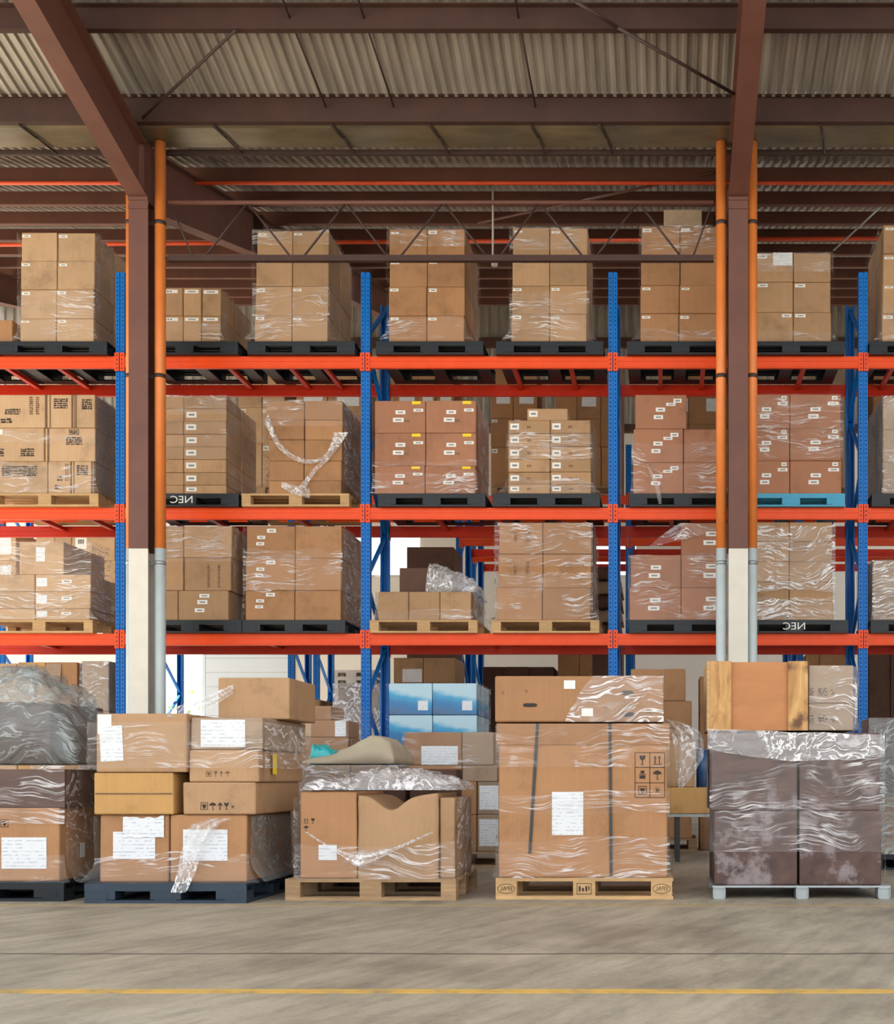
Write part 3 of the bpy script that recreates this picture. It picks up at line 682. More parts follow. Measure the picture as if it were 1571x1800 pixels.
def load(desc, tier, rows, mat, pal, pc, fbands=((0, .4),), stick=None, Y=13.24, depth=1.0, cname='cardboard_carton', film='film', side=None, fsides='LR', flare=0.09, pw=1.2, word='', filmside='film_side', ftop=False, matf=None, zbase=None, rear=True, nosnap=False, pmat=None):
    """a palletised load. rows: (top py, bottom py, [px boundaries]) from the top downwards, measured on the photograph at depth Y"""
    z = TZ[tier] if zbase is None else zbase
    short = desc
    palw = {'wood': 'pale wooden pallet', 'plastic': 'black plastic pallet'}[pal]
    if pmat == 'teal': palw = 'teal plastic pallet'
    p = pallet(X(pc, Y), Y - 0.02, z, pal, '%s under the %s' % (palw, short), w=pw, mat=pmat, group='pallets under the loads')
    zt = z + 0.144
    xs_all = []; n = len(rows)
    if side is None: side = 'R' if pc < PX else 'L'
    grp = 'cartons of the ' + short
    ztop_all = None
    for i, (ty, by, bx) in enumerate(rows):
        za = Z(ty, Y); zb_ = Z(by, Y) if i < n - 1 else zt
        if ztop_all is None: ztop_all = za
        nc = len(bx) - 1
        for j in range(nc):
            x0, x1 = X(bx[j], Y), X(bx[j + 1], Y); xs_all += [x0, x1]
            rc = (roww(i, n) + ' ' + colw(j, nc)).strip()
            st = stick(i, j) if stick else ()
            outer = (j == nc - 1) if side == 'R' else (j == 0)
            jit = R.uniform(-0.012, 0.010) if i < n - 1 else 0
            mm = matf(i, j) if matf else mat
            carton('%s %scarton of the %s' % (rc, word, short), grp, x0, x1, Y + jit, Y + jit + depth * 0.48, zb_, za, mm, st, cname)
            if rear and outer: carton('%s rear %scarton of the %s' % (rc, word, short), grp, x0, x1, Y + 0.01 + depth * 0.49, Y + depth - 0.02, zb_, za, mm, (), cname)
    if fbands is not None:
        film_shell('film around the ' + short, min(xs_all), max(xs_all), Y - 0.008, Y + depth - 0.02, zt, ztop_all, fbands, flare, film, filmside, sides=fsides, top=ftop)
    return min(xs_all), max(xs_all), zt, ztop_all
TL = lambda i, j: ((0.04, 0.06, 0.28, 0.16, 'white'),)
def tls(i, j): return ((0.03 + R.uniform(0, .03), 0.08 + R.uniform(-.02, .03), 0.26, 0.17 + R.uniform(0, .02), 'white'),)

# ---- top tier
load('tall load left of the first blue post, top tier', 0, [(409, 459, [38, 101, 167]), (459, 509, [37, 101, 167]), (509, 560, [36, 100, 166]), (560, 609, [35, 99, 165])], 'pale', 'plastic', 95, ((0, 0.45),), tls, flare=0.06)
carton('brown carton at the left edge on the top tier', None, X(-70, 13.3), X(22, 13.3), 13.3, 14.1, TZ[0] + 0.144, Z(562, 13.3), 'kraft')
pallet(X(-80, 13.24), 13.22, TZ[0], 'plastic', 'black plastic pallet at the left edge on the top tier', w=1.0, group='pallets under the loads')
load('low load behind the left pillar, top tier', 0, [(506, 555, [262, 322, 354, 388]), (555, 606, [262, 322, 354, 388])], 'tan', 'plastic', 325, ((0, 0.35),), lambda i, j: ((0.1, 0.08, 0.85, 0.2, 'white'),), flare=0.06)
load('tall load left of the second blue post, top tier', 0, [(405, 454, [451, 514, 578]), (454, 503, [450, 514, 578]), (503, 554, [448, 513, 577]), (554, 605, [447, 513, 576])], 'tan', 'plastic', 530, ((0, 0.5), (0.86, 1.0)), tls)
load('tall load right of the second blue post, top tier', 0, [(403, 455, [684, 751, 817]), (455, 504, [684, 751, 817]), (504, 555, [683, 750, 817]), (555, 600, [683, 750, 816])], 'kraft', 'plastic', 755, ((0, 0.22), (0.84, 1.0)), tls)
load('tall load left of the third blue post, top tier', 0, [(401, 453, [901, 966, 1033]), (453, 502, [900, 966, 1032]), (502, 552, [899, 966, 1032]), (552, 602, [898, 966, 1031])], 'tan', 'plastic', 966, ((0, 0.42), (0.8, 1.0)), tls)
T1f = load('tall load just left of the right pillar, top tier', 0, [(398, 453, [1127, 1195, 1262]), (453, 502, [1126, 1195, 1262]), (502, 551, [1125, 1194, 1261]), (551, 602, [1125, 1193, 1260])], 'kraft', 'plastic', 1196, ((0, 0.1), (0.75, 1.0)), tls, rear=False)
carton('small carton lying on top of the load left of the right pillar', None, X(1166, 13.3), X(1234, 13.3), 13.3, 13.8, T1f[3] + 0.03, Z(368, 13.3), 'grey')
def tg(i, j):
    if i == 0: return ((0.04, 0.05, 0.3, 0.2, 'white'), (0.46, 0.0, 0.97, 0.44, 'paper')) if j == 0 else ()
    return ((0.05, 0.06, 0.32, 0.17, 'white'),) if i == 1 or j == 1 else ((0.7, 0.06, 0.95, 0.17, 'white'),)
load('three-row load right of the right pillar, top tier', 0, [(445, 496, [1328, 1394, 1460]), (496, 549, [1328, 1394, 1460]), (549, 602, [1328, 1394, 1461])], 'tan', 'plastic', 1390, ((0, 0.1), (0.78, 1.0)), tg, flare=0.05, rear=False)
load('tall load at the right edge, top tier', 0, [(396, 446, [1552, 1622, 1690]), (446, 498, [1552, 1622, 1690]), (498, 551, [1551, 1622, 1690]), (551, 602, [1550, 1622, 1690])], 'tan', 'plastic', 1622, ((0, 0.3),), tls, side='L')

# ---- second tier
def tprint(i, j):
    q = [((0.4, 0.42, 0.62, 0.6, 'ink'), (0.3, 0.7, 0.5, 0.86, 'ink'), (0.75, .05, .8, .6, 'inkb'), (0.84, .05, .89, .6, 'inkb'), (0.97, 0, 1.0, 1, 'inkb')), ((0.25, 0.1, 0.75, 0.42, 'ink'), (0.1, 0.0, 0.14, 1, 'inkb'), (0.88, 0, 0.95, 1, 'inkb')), ((0.35, 0.12, 0.85, 0.45, 'ink'), (0.05, 0, 0.1, 1, 'inkb'))]
    return q[(i + j) % 3] if i != 1 else (((0.2, 0.6, 0.4, 0.85, 'ink'), (0.12, 0.05, 0.38, 0.2, 'white'), (0.65, 0.6, 0.85, 0.85, 'ink')) if j == 0 else ((0.48, 0.02, 0.68, 0.2, 'ink'), (0.42, 0.26, 0.74, 0.5, 'ink'), (0.05, 0.0, 0.09, 1, 'inkb')))
load('load of dark-printed cartons at the left, second tier', 1, [(694, 752, [-40, 83, 132, 168]), (752, 811, [-40, 78, 167]), (811, 870, [-40, 84, 125, 165])], 'pale', 'wood', 80, ((0, 0.3), (0.5, 0.62)), tprint, flare=0.07, filmside='film_grey', cname='printed_carton')
def tb(i, j): return ((0.06, 0.25, 0.3, 0.7, 'white'),) if j == 1 and i > 0 else ()
rowsb = [(696 + 22.4 * k, 718.4 + 22.4 * k, [262, 323, 398]) for k in range(8)]
NEC1 = load('load of flat cartons behind the left pillar, second tier', 1, rowsb, 'tan', 'plastic', 330, ((0.35, 0.75), (0.8, 1.0)), tb, cname='flat_carton', pw=1.15)
load('half-unwrapped load left of the second blue post, second tier', 1, [(704, 738, [466, 535, 602]), (738, 773, [472, 535, 602]), (773, 810, [472, 535, 601]), (810, 845, [472, 534, 600]), (845, 870, [472, 534, 600])], 'kraft', 'wood', 520, ((0.72, 1.0),), None, filmside='film_heavy')
def ty(i, j): return ((0.73, 0.02, 0.9, 0.11, 'yellowlab'), (0.41, 0.3, 0.6, 0.42, 'white'), (0.76, 0.25, 0.95, 0.34, 'white'), (0.36, 0.53, 0.57, 0.66, 'white'), (0.57, 0.58, 0.68, 0.66, 'inkb'))
load('load of yellow-stickered cartons, second tier', 1, [(704, 761, [658, 748, 837]), (761, 819, [658, 748, 837]), (819, 872, [658, 747, 836])], 'pink', 'plastic', 759, ((0, 0.22), (0.28, 0.34)), ty, film='film_soft', filmside='film_heavy', flare=0.02)
def te(i, j): return ((0.05, 0.25, 0.26, 0.72, 'white'), (0.45, 0.4, 0.55, 0.6, 'inkb'))
T2e = load('flat-carton load left of the third post, second tier', 1, [(739, 762, [893, 967, 1038]), (762, 785, [893, 967, 1038]), (785, 808, [893, 967, 1038]), (808, 830, [893, 967, 1039]), (830, 851, [893, 967, 1039]), (851, 873, [893, 967, 1039])], 'tan', 'plastic', 960, ((0, 0.2), (0.45, 0.85)), te, cname='flat_carton')
carton('single flat carton on top of the load left of the third post', None, X(926, 13.26), X(998, 13.26), 13.26, 13.75, T2e[3] + 0.005, Z(718, 13.26), 'tan', [(0.05, 0.2, 0.26, 0.7, 'white')])
def tf(i, j): return ((0.4, 0.38, 0.58, 0.5, 'white'), (0.36, 0.6, 0.54, 0.72, 'white'), (0.74, 0.12, 0.9, 0.24, 'white'), (0.6, 0.24, 0.78, 0.33, 'white')) if j == 0 else ((0.8, 0.2, 0.83, 0.8, 'inkb'), (0.88, 0.2, 0.91, 0.8, 'inkb'))
load('stepped load just left of the right pillar, second tier', 1, [(694, 754, [1116, 1207]), (754, 813, [1113, 1201, 1284]), (813, 872, [1112, 1201, 1284])], 'pink', 'plastic', 1200, ((0.0, 0.5),), tf, film='film_soft', flare=0.02, rear=False)
def tgg(i, j): return ((0.4, 0.38, 0.6, 0.5, 'white'), (0.36, 0.58, 0.56, 0.71, 'white'), (0.82, 0.05, 0.93, 0.16, 'white'), (0.74, 0.22, 0.95, 0.32, 'white'))
load('stickered load right of the right pillar, second tier', 1, [(693, 753, [1306, 1388, 1478]), (753, 810, [1306, 1388, 1478]), (810, 867, [1306, 1388, 1479])], 'pink', 'plastic', 1390, ((0.35, 1.0),), tgg, pmat='teal', film='film_soft', flare=0.02, rear=False)
load('film-wrapped load at the right edge, second tier', 1, [(697, 755, [1552, 1625, 1700]), (755, 812, [1552, 1625, 1700]), (812, 870, [1552, 1625, 1700])], 'grey', 'plastic', 1626, ((0, 1),), None, film='film_heavy', filmside='film_grey', side='L', flare=0.02)

# ---- third tier
def t3a(i, j): return ((0.38, 0.17, 0.58, 0.6, 'paper'),) if i == 0 else (((0.03, 0.2, 0.22, 0.7, 'paper'), (0.48, 0.3, 0.66, 0.5, 'white')) if j == 1 else ())
load('wrapped load at the left, third tier', 2, [(952, 1010, [33, 112]), (1010, 1040, [-40, 62, 160]), (1040, 1070, [-40, 62, 160]), (1070, 1101, [-40, 62, 158])], 'pale', 'wood', 70, ((0, 1.0),), t3a, filmside='film_heavy', flare=0.1)
def t3b(i, j): return ((0.42, 0.12, 0.62, 0.24, 'white'), (0.38, 0.32, 0.58, 0.46, 'white'), (0.33, 0.6, 0.52, 0.73, 'white')) if i == 2 and j == 1 else (((0.5, 0.2, 0.55, 0.9, 'inkb'), (0.72, 0.2, 0.77, 0.9, 'inkb')) if j == 1 and i == 1 else ())
load('load behind the left pillar, third tier', 2, [(925, 980, [258, 323, 408]), (980, 1038, [258, 323, 406]), (1038, 1093, [258, 313, 402])], 'tan', 'plastic', 335, ((0.62, 1.0),), t3b, filmside='film_side', flare=0.02, pw=1.15)
def t3c(i, j): return ((0.22, 0.3, 0.38, 0.4, 'white'), (0.2, 0.5, 0.36, 0.6, 'white'), (0.42, 0.08, 0.6, 0.2, 'white')) if j == 0 else ()
load('wide load left of the second blue post, third tier', 2, [(925, 981, [433, 519, 601]), (981, 1038, [432, 519, 600]), (1038, 1093, [431, 518, 599])], 'kraft', 'plastic', 517, ((0.3, 0.75),), t3c, filmside='film_heavy', flare=0.02, pw=1.15)
T3d = load('low three-carton load, third tier', 2, [(1040, 1091, [664, 718, 773, 828])], 'tan', 'wood', 745, ((0, 0.35),), None, filmside='film_milky', flare=0.04)
load('wrapped load left of the third blue post, third tier', 2, [(919, 974, [877, 954, 1040]), (974, 1033, [875, 954, 1039]), (1033, 1090, [872, 953, 1038])], 'kraft', 'wood', 959, ((0, 0.48), (0.55, 1.0)), lambda i, j: ((0.35, 0.3, 0.42, 0.6, 'inkb'), (0.62, 0.2, 0.7, 0.6, 'inkb')) if j == 0 and i < 2 else (), filmside='film_heavy')
def t3f(i, j): return ((0.5, 0.28, 0.75, 0.42, 'white'), (0.45, 0.55, 0.7, 0.7, 'white')) if (j == 1 or i == 0) else ((0.4, 0.32, 0.6, 0.45, 'white'), (0.36, 0.56, 0.58, 0.7, 'white'))
load('stepped wrapped load left of the right pillar, third tier', 2, [(919, 975, [1197, 1284]), (975, 1033, [1108, 1197, 1284]), (1033, 1091, [1106, 1197, 1284])], 'pink', 'plastic', 1200, ((0, 0.66),), t3f, side='R', flare=0.02, rear=False)
NEC2 = load('five-row load right of the right pillar, third tier', 2, [(918, 952, [1308, 1387, 1463]), (952, 987, [1308, 1387, 1463]), (987, 1023, [1308, 1387, 1463]), (1023, 1057, [1310, 1387, 1464]), (1057, 1090, [1310, 1388, 1465])], 'tan', 'plastic', 1396, ((0, 0.22), (0.3, 0.95)), None, film='film_heavy', flare=0.02, rear=False)
load('film-wrapped load at the right edge, third tier', 2, [(985, 1040, [1534, 1600, 1680]), (1040, 1092, [1534, 1600, 1680])], 'grey', 'plastic', 1624, ((0, 1),), None, film='film_heavy', filmside='film_grey', side='L', ftop=True, flare=0.02)

# lettering on two of the black pallets (as the photograph shows it, mirrored)
for (px, py, tier, ow) in ((318, 884, 1, 'load of flat cartons behind the left pillar, second tier'), (1396, 1103, 2, 'five-row load right of the right pillar, third tier')):
    own = [o for o in bpy.data.objects if o.get('category') == 'pallet' and ow in o['label']][0]
    bm = B(); text_on(bm, 'NEC', 0.115, X(px, 13.2), own.location.y - 0.003, TZ[tier] + 0.072, sx=1.15); mk('lettering', bm, 'white', own)['label'] = 'white lettering'

def heap(name, label, cat, x0, x1, y0, y1, zb_, hf, mat, amp=0.02, nx=64, ny=36, sc=7.0, closed=True, crease=1.0):
    """a lumpy draped mass: height hf(u, v) over the rectangle, falling to zb_ at the rim"""
    bm = B(); sd = R.uniform(0, 30)
    def P(u, v):
        x = x0 + (x1 - x0) * u; y = y0 + (y1 - y0) * v
        rim = min(1.0, min(u, 1 - u) * 14, min(v, 1 - v) * 9)
        h = hf(u, v) * (1 - (1 - rim) ** 2.2) if rim < 1 else hf(u, v)
        k = amp * rim
        return (x + k * nz(x * sc + sd, y * sc, 1.0), y + k * nz(x * sc, y * sc + sd, 4.0), zb_ + max(0, h) + k * (nz(x * sc, y * sc, sd) + crease * (0.5 - 1.6 * abs(nz(x * sc * 1.7 + 2 * h, y * sc * 1.7, sd + h * sc)))) * (1 if rim > .2 else 0))
    V = grid(bm, P, nx, ny)
    if closed:
        ring = V[0] + [r[-1] for r in V[1:]] + V[-1][-2::-1] + [r[0] for r in V[-2:0:-1]]
        bm.faces.new(ring[::-1])
    o = mk(name, bm, mat, smooth=True)
    for p in o.data.polygons: p.use_smooth = len(p.vertices) == 4
    tag(o, label, cat); return o
# ---------------------------------------------------------------- loose film
def ribbon(name, pts, widths, mat, label, wav=0.01, n=24, cat='film strip', wd=(1, 0, 0)):
    P = [Vector(p) for p in pts]; bm = B(); sd = R.uniform(0, 9); wd = Vector(wd).normalized()
    def at(t):
        k = min(int(t * (len(P) - 1)), len(P) - 2); f = t * (len(P) - 1) - k; f2 = f
        a = P[max(k - 1, 0)]; b_ = P[k]; c = P[k + 1]; d = P[min(k + 2, len(P) - 1)]
        q = 0.5 * ((2 * b_) + (c - a) * f2 + (2 * a - 5 * b_ + 4 * c - d) * f2 ** 2 + (3 * b_ - a - 3 * c + d) * f2 ** 3)
        return q, widths[k] * (1 - f) + widths[k + 1] * f
    def Q(u, v):
        q, w = at(v); s = (u - 0.5) * w
        return q + wd * s + Vector((0, -1, 0)) * (wav * math.sin(u * 15 + sd + v * 3) + wav * nz(u * 4, v * 9 + sd, 1))
    grid(bm, Q, 10, n); o = mk(name, bm, mat, smooth=True); tag(o, label, cat); return o
yl = 13.19
ribbon('film_strip', [(X(600, yl), yl, Z(760, yl)), (X(578, yl), yl, Z(800, yl)), (X(550, yl), yl, Z(830, yl)), (X(532, yl), yl - .03, Z(858, yl))], [.16, .07, .06, .10], 'film_milky', 'twisted film strip hanging to the lower right of the half-unwrapped load')
ribbon('film_strip', [(X(468, yl), yl, Z(735, yl)), (X(490, yl), yl, Z(782, yl)), (X(525, yl), yl, Z(808, yl)), (X(562, yl), yl, Z(808, yl)), (X(596, yl), yl, Z(775, yl))], [.10, .06, .05, .06, .12], 'film_milky', 'twisted film strip sagging across the half-unwrapped load', wd=(0.5, 0, 1))
ribbon('film_strip', [(X(495, yl), yl, Z(852, yl)), (X(515, yl), yl - .02, Z(861, yl)), (X(545, yl), yl - .02, Z(868, yl))], [.06, .10, .12], 'film_milky', 'crumpled film end lying on the wooden pallet of the half-unwrapped load', wd=(0, 0, 1))
ribbon('film_strip', [(X(1137, yl), yl, Z(816, yl)), (X(1150, yl), yl, Z(842, yl)), (X(1157, yl), yl, Z(866, yl)), (X(1160, yl), yl, Z(886, yl))], [.01, .05, .05, .03], 'film_milky', 'white film tail hanging down from the stepped load, second tier')
ribbon('film_strip', [(X(1262, yl), yl, Z(932, yl)), (X(1197, yl), yl, Z(935, yl)), (X(1140, yl), yl, Z(962, yl))], [.02, .2, .02], 'film_heavy', 'fan of stretched film at the top of the stepped wrapped load, third tier', wd=(0, 0, 1))
# film heap and box on the low three-carton load
zz = T3d[3] + 0.03
carton('dark carton under film on the low three-carton load', None, X(698, 13.4), X(752, 13.4), 13.5, 13.95, T3d[3] + 0.001, Z(998, 13.5), 'brown')
heap('film_heap', 'milky film heap lying on the low three-carton load', 'stretch film', X(748, 13.3), X(838, 13.3), 13.27, 14.1, T3d[3] + 0.002, lambda u, v: 0.30 * (1 - u) ** 0.7 + 0.06, 'film_milky', 0.05)

# ---------------------------------------------------------------- racks behind: loads
def far(desc, Y, rows, mat, zbase, stick=None, film=None, depth=0.9, pal='wood', rear=False, matf=None):
    x0 = X(min(r[2][0] for r in rows), Y); x1 = X(max(r[2][-1] for r in rows), Y)
    pallet((x0 + x1) / 2, Y - 0.02, zbase, pal, '%s pallet under the %s' % ('wooden' if pal == 'wood' else 'black plastic', desc), w=round(x1 - x0 - 0.02, 2), mat='oldwood' if pal == 'wood' else None, group='pallets of the racks behind')
    n = len(rows); zt = zbase + 0.144
    for i, (ty, by, bx) in enumerate(rows):
        za = Z(ty, Y); zb_ = Z(by, Y) if i < n - 1 else zt
        for j in range(len(bx) - 1):
            carton(('%s %s' % (roww(i, n), colw(j, len(bx) - 1))).strip() + ' carton of the ' + desc, 'cartons of the ' + desc, X(bx[j], Y), X(bx[j + 1], Y), Y + R.uniform(0, .03), Y + depth, zb_, za, matf(i, j) if matf else mat, stick(i, j) if stick else ())
    if film: film_shell('film around the ' + desc, x0, x1, Y, Y + depth, zt, Z(rows[0][0], Y), ((0, 1),), 0.05, film, 'film_side')
YR = 19.38
pap = lambda i, j: ((0.25, 0.42, 0.85, 0.72, 'paper'),) if i == 0 else ((0.05, 0.05, 0.3, 0.15, 'white'),)
far('tall load behind the flat cartons, left, middle rack', YR, [(643, 735, [862, 902, 944]), (735, 785, [862, 902, 944]), (785, 846, [862, 902, 944])], 'kraft', 5.46, pap)
far('tall load behind the third blue post, middle rack', YR, [(648, 735, [975, 1014, 1056, 1094]), (735, 785, [975, 1014, 1056, 1094]), (785, 846, [975, 1014, 1056, 1094])], 'kraft', 5.46, lambda i, j: ((0.2, 0.5, 0.8, 0.76, 'paper'),) if i == 0 and j == 1 else ())
far('load behind the half-unwrapped load, left half, middle rack', YR, [(650, 715, [418, 460, 500]), (715, 780, [418, 460, 500]), (780, 846, [418, 460, 500])], 'pale', 5.46, pap)
far('load behind the half-unwrapped load, right half, middle rack', YR, [(655, 735, [520, 575, 640]), (735, 846, [520, 575, 640])], 'tan', 5.46, pap)
far('load glimpsed behind the yellow-stickered cartons, middle rack', YR, [(650, 740, [690, 735, 765, 798]), (740, 846, [690, 735, 765, 798])], 'kraft', 5.46, pap)
far('load glimpsed left of the right pillar, middle rack', YR, [(655, 745, [1160, 1210, 1262]), (745, 846, [1160, 1210, 1262])], 'kraft', 5.46, lambda i, j: ((0.6, 0.5, 0.98, 0.75, 'paper'),) if i == 0 else ())
far('load glimpsed right of the right pillar, middle rack', YR, [(650, 740, [1416, 1456, 1500]), (740, 846, [1416, 1456, 1500])], 'grey', 5.46)
far('load glimpsed at the right edge, middle rack', YR, [(650, 740, [1535, 1580, 1625]), (740, 846, [1535, 1580, 1625])], 'kraft', 5.46)
far('white-wrapped load glimpsed at the left, middle rack', YR, [(655, 745, [15, 60, 105]), (745, 846, [15, 60, 105])], 'pale', 5.46, pap, film='film_heavy')
far('wrapped load glimpsed beside the left pillar, middle rack', YR, [(660, 745, [232, 265, 300]), (745, 846, [232, 265, 300])], 'pale', 5.46, film='film_heavy')
far('sunlit load at the left edge, middle rack', YR, [(934, 985, [-30, 28]), (985, 1033, [-30, 28])], 'pale', 3.86, lambda i, j: ((0.3, 0.2, 0.85, 0.8, 'paper'),))
far('sunlit load near the first post, middle rack', YR, [(934, 985, [62, 95, 125, 158, 202]), (985, 1033, [62, 95, 125, 158, 202])], 'pale', 3.86, lambda i, j: ((0.2, 0.1, 0.8, 0.6, 'white'),) if j == 2 else ())
# floor stacks of the middle rack
far('stack of pale cartons behind the blue printed cartons', 18.3, [(1156, 1200, [691, 744, 800]), (1200, 1300, [691, 744, 800]), (1300, 1445, [691, 800])], 'tan', 0.0, lambda i, j: ((0.3, 0.45, 0.95, 0.98, 'paper'),) if i == 0 and j == 0 else ())
far('dark carton stack left of the third post', YR, [(1172, 1260, [848, 886, 930, 973]), (1260, 1440, [848, 973])], 'brown', 0.0)
far('stack of tall cartons behind the third post on the floor', YR, [(1149, 1290, [980, 1018, 1060, 1092]), (1290, 1440, [980, 1092])], 'kraft', 0.0)
far('stack of cartons glimpsed right of the crate on the floor', YR, [(1150, 1290, [1416, 1440, 1488]), (1290, 1440, [1416, 1488])], 'kraft', 0.0)
far('dark stack of cartons at the right edge on the floor', YR, [(1148, 1290, [1528, 1565, 1600]), (1290, 1440, [1528, 1600])], 'brown', 0.0)
# stacks under film on the middle rack (upper lower tier)
carton('big dusky carton behind the film heap, on a floor stack', None, X(714, 18.3), X(797, 18.3), 18.32, 19.1, Z(1156, 18.3), Z(961, 18.3), 'brown')
for k in range(5):
    x0_, x1_ = X(1042, 17.0), X(1092, 17.0); zz_ = Z(1118 - 25 * k, 17.0)
    heap('sack', '%s brown filmed sack of the tall pile behind the third post' % ('lowest', 'second', 'middle', 'fourth', 'topmost')[k], 'sack', x0_ + R.uniform(-.03, .03), x1_ + R.uniform(-.03, .03), 17.0, 17.7, zz_ + .002, lambda u, v: 0.185, 'grey' if k % 2 else 'brown', 0.012, 24, 16, 5.0)['group'] = 'brown sacks behind the third post'
carton('tall carton carrying the brown filmed sacks', None, X(1040, 17.0), X(1094, 17.0), 17.0, 17.75, 0, Z(1118, 17.0), 'brown')
# stacks of white pallets between the racks
def pallet_stack(xc, y, n, w, mat, lab, z=0.0, grp='stacked pallets'):
    ws = ['lowest'] + ['%s from the floor' % q for q in ('second', 'third', 'fourth', 'fifth', 'sixth', 'seventh', 'eighth', 'ninth', 'tenth', 'eleventh', 'twelfth', 'thirteenth', 'fourteenth', 'fifteenth', 'sixteenth', 'seventeenth', 'eighteenth', 'nineteenth', 'twentieth')]
    for k in range(n): pallet(xc, y, z + k * 0.1445, 'plastic' if mat != 'oldwood' else 'wood', '%s pallet, %s' % (lab, ws[k]), w=w, mat=mat, group=grp)
M['palegrey'] = plain('pale_grey_plastic', S(206, 204, 196), 0.5, var=0.06)
pallet_stack(X(617, 22.5), 22.5, 20, 0.9, 'palegrey', 'pale grey plastic stacked', grp='tall stack of pale pallets')
pallet_stack(X(527, 18.0), 18.0, 14, 0.6, 'oldwood', 'weathered wooden stacked', grp='stack of weathered wooden pallets')

# ---------------------------------------------------------------- ground level of the front rack and between the rows
YGd = 13.35
def floor_load(desc, Y, rows, mat, pc, pw, stick=None, film=None, fb=((0, 1),), depth=0.95, pal='plastic', matf=None, rear=True, filmside='film_side', pmat=None, side=None, flare=0.05, cname='cardboard_carton'):
    return load(desc, 0, rows, mat, pal, pc, fb if film else None, stick, Y, depth, film=film or 'film', pw=pw, zbase=0.0, matf=matf, rear=rear, filmside=filmside, pmat=pmat, side=side, flare=flare, cname=cname)
# open tan cartons with hanging flaps
pallet(X(40, YGd), YGd - 0.02, 0, 'wood', 'wooden pallet under the open tan cartons at the left', w=1.1, mat='oldwood', group='pallets on the floor')
for k, (a, b_, top, f0, f1, fb_) in enumerate(((-50, 30, 1166, None, None, 0), (31, 80, 1164, 31, 64, 1232), (81, 136, 1164, 81, 108, 1232))):
    lab = ('tan carton at the left edge beside the open cartons', 'open tan carton with a grey flap hanging down, left one', 'open tan carton with a grey flap hanging down, right one')[k]
    o = carton(lab, 'open cartons at the left', X(a, YGd), X(b_, YGd), YGd, YGd + 0.9, 0.144, Z(top, YGd), ('pale', 'yellow', 'kraft')[k])
    if f0 is not None:
        bm = B(); xa, xb_ = X(f0, YGd), X(f1, YGd); zt_ = Z(top + 3, YGd); zl = Z(fb_, YGd)
        hexa(bm, [(xa, YGd - 0.006, zt_), (xb_, YGd - 0.006, zt_), (xb_, YGd - 0.002, zt_), (xa, YGd - 0.002, zt_)], [(xa, YGd - 0.05, zl), (xb_, YGd - 0.05, zl), (xb_, YGd - 0.045, zl), (xa, YGd - 0.045, zl)])
        mk('flap', bm, 'grey', o)['label'] = 'greyish flap hanging open'
floor_load('film-wrapped stack beside the first blue post on the floor', YGd, [(1162, 1250, [144, 192]), (1250, 1340, [144, 192]), (1340, 1470, [144, 192])], 'grey', 165, 0.45, film='film_heavy', pal='plastic', flare=0.02)
# low loads between the rows
floor_load('low wrapped load between the left and second front loads', 10.4, [(1272, 1312, [70, 165, 250]), (1312, 1400, [60, 165, 250]), (1400, 1500, [60, 250])], 'tan', 160, 1.0, film='film_heavy', rear=False)
floor_load('wrapped load behind the second front load', 11.0, [(1241, 1266, [508, 582]), (1266, 1296, [440, 505, 610]), (1296, 1400, [440, 520, 612]), (1400, 1490, [440, 612])], 'kraft', 527, 1.0, lambda i, j: ((0.3, 0.1, 0.4, 0.9, 'tape'), (0.8, 0.05, 0.98, 0.95, 'paper')) if i == 1 and j == 1 else (), film='film', fb=((0.6, 1),), rear=False)
floor_load('film-hooded load behind the second blue post', 14.5, [(1201, 1275, [593, 664]), (1275, 1370, [590, 666]), (1370, 1470, [588, 668])], 'grey', 628, 0.6, film='film_milky', fb=((0.25, 1),), rear=False)
# blue printed cartons
def bst(i, j): return ((0.67, 0.55, 0.9, 0.85, 'paper'),) if i == 0 else ()
floor_load('stack of blue printed cartons', YGd - 0.25, [(1201, 1257, [683, 760, 838]), (1257, 1312, [683, 760, 838]), (1312, 1400, [683, 760, 838]), (1400, 1478, [683, 838])], 'bluebox', 760, 1.1, bst, film='film_soft', fb=((0.2, 0.6),), filmside='film_heavy', cname='printed_carton')
def gst(i, j):
    if i == 0 and j == 0: return ((0.3, 0.42, 0.93, 0.99, 'paper'),)
    return ((0.1, 0.12, 0.9, 0.85, 'paper'),) if j == 1 and i >= 2 else ()
floor_load('wrapped load beside the big strapped box', 10.9, [(1287, 1345, [710, 812, 868]), (1345, 1374, [712, 812, 874]), (1374, 1432, [712, 838, 880]), (1432, 1500, [712, 838, 880])], 'kraft', 795, 1.0, gst, film='film', fb=((0.7, 1),), pal='wood', pmat='oldwood', matf=lambda i, j: 'grey' if j == 1 else 'kraft')
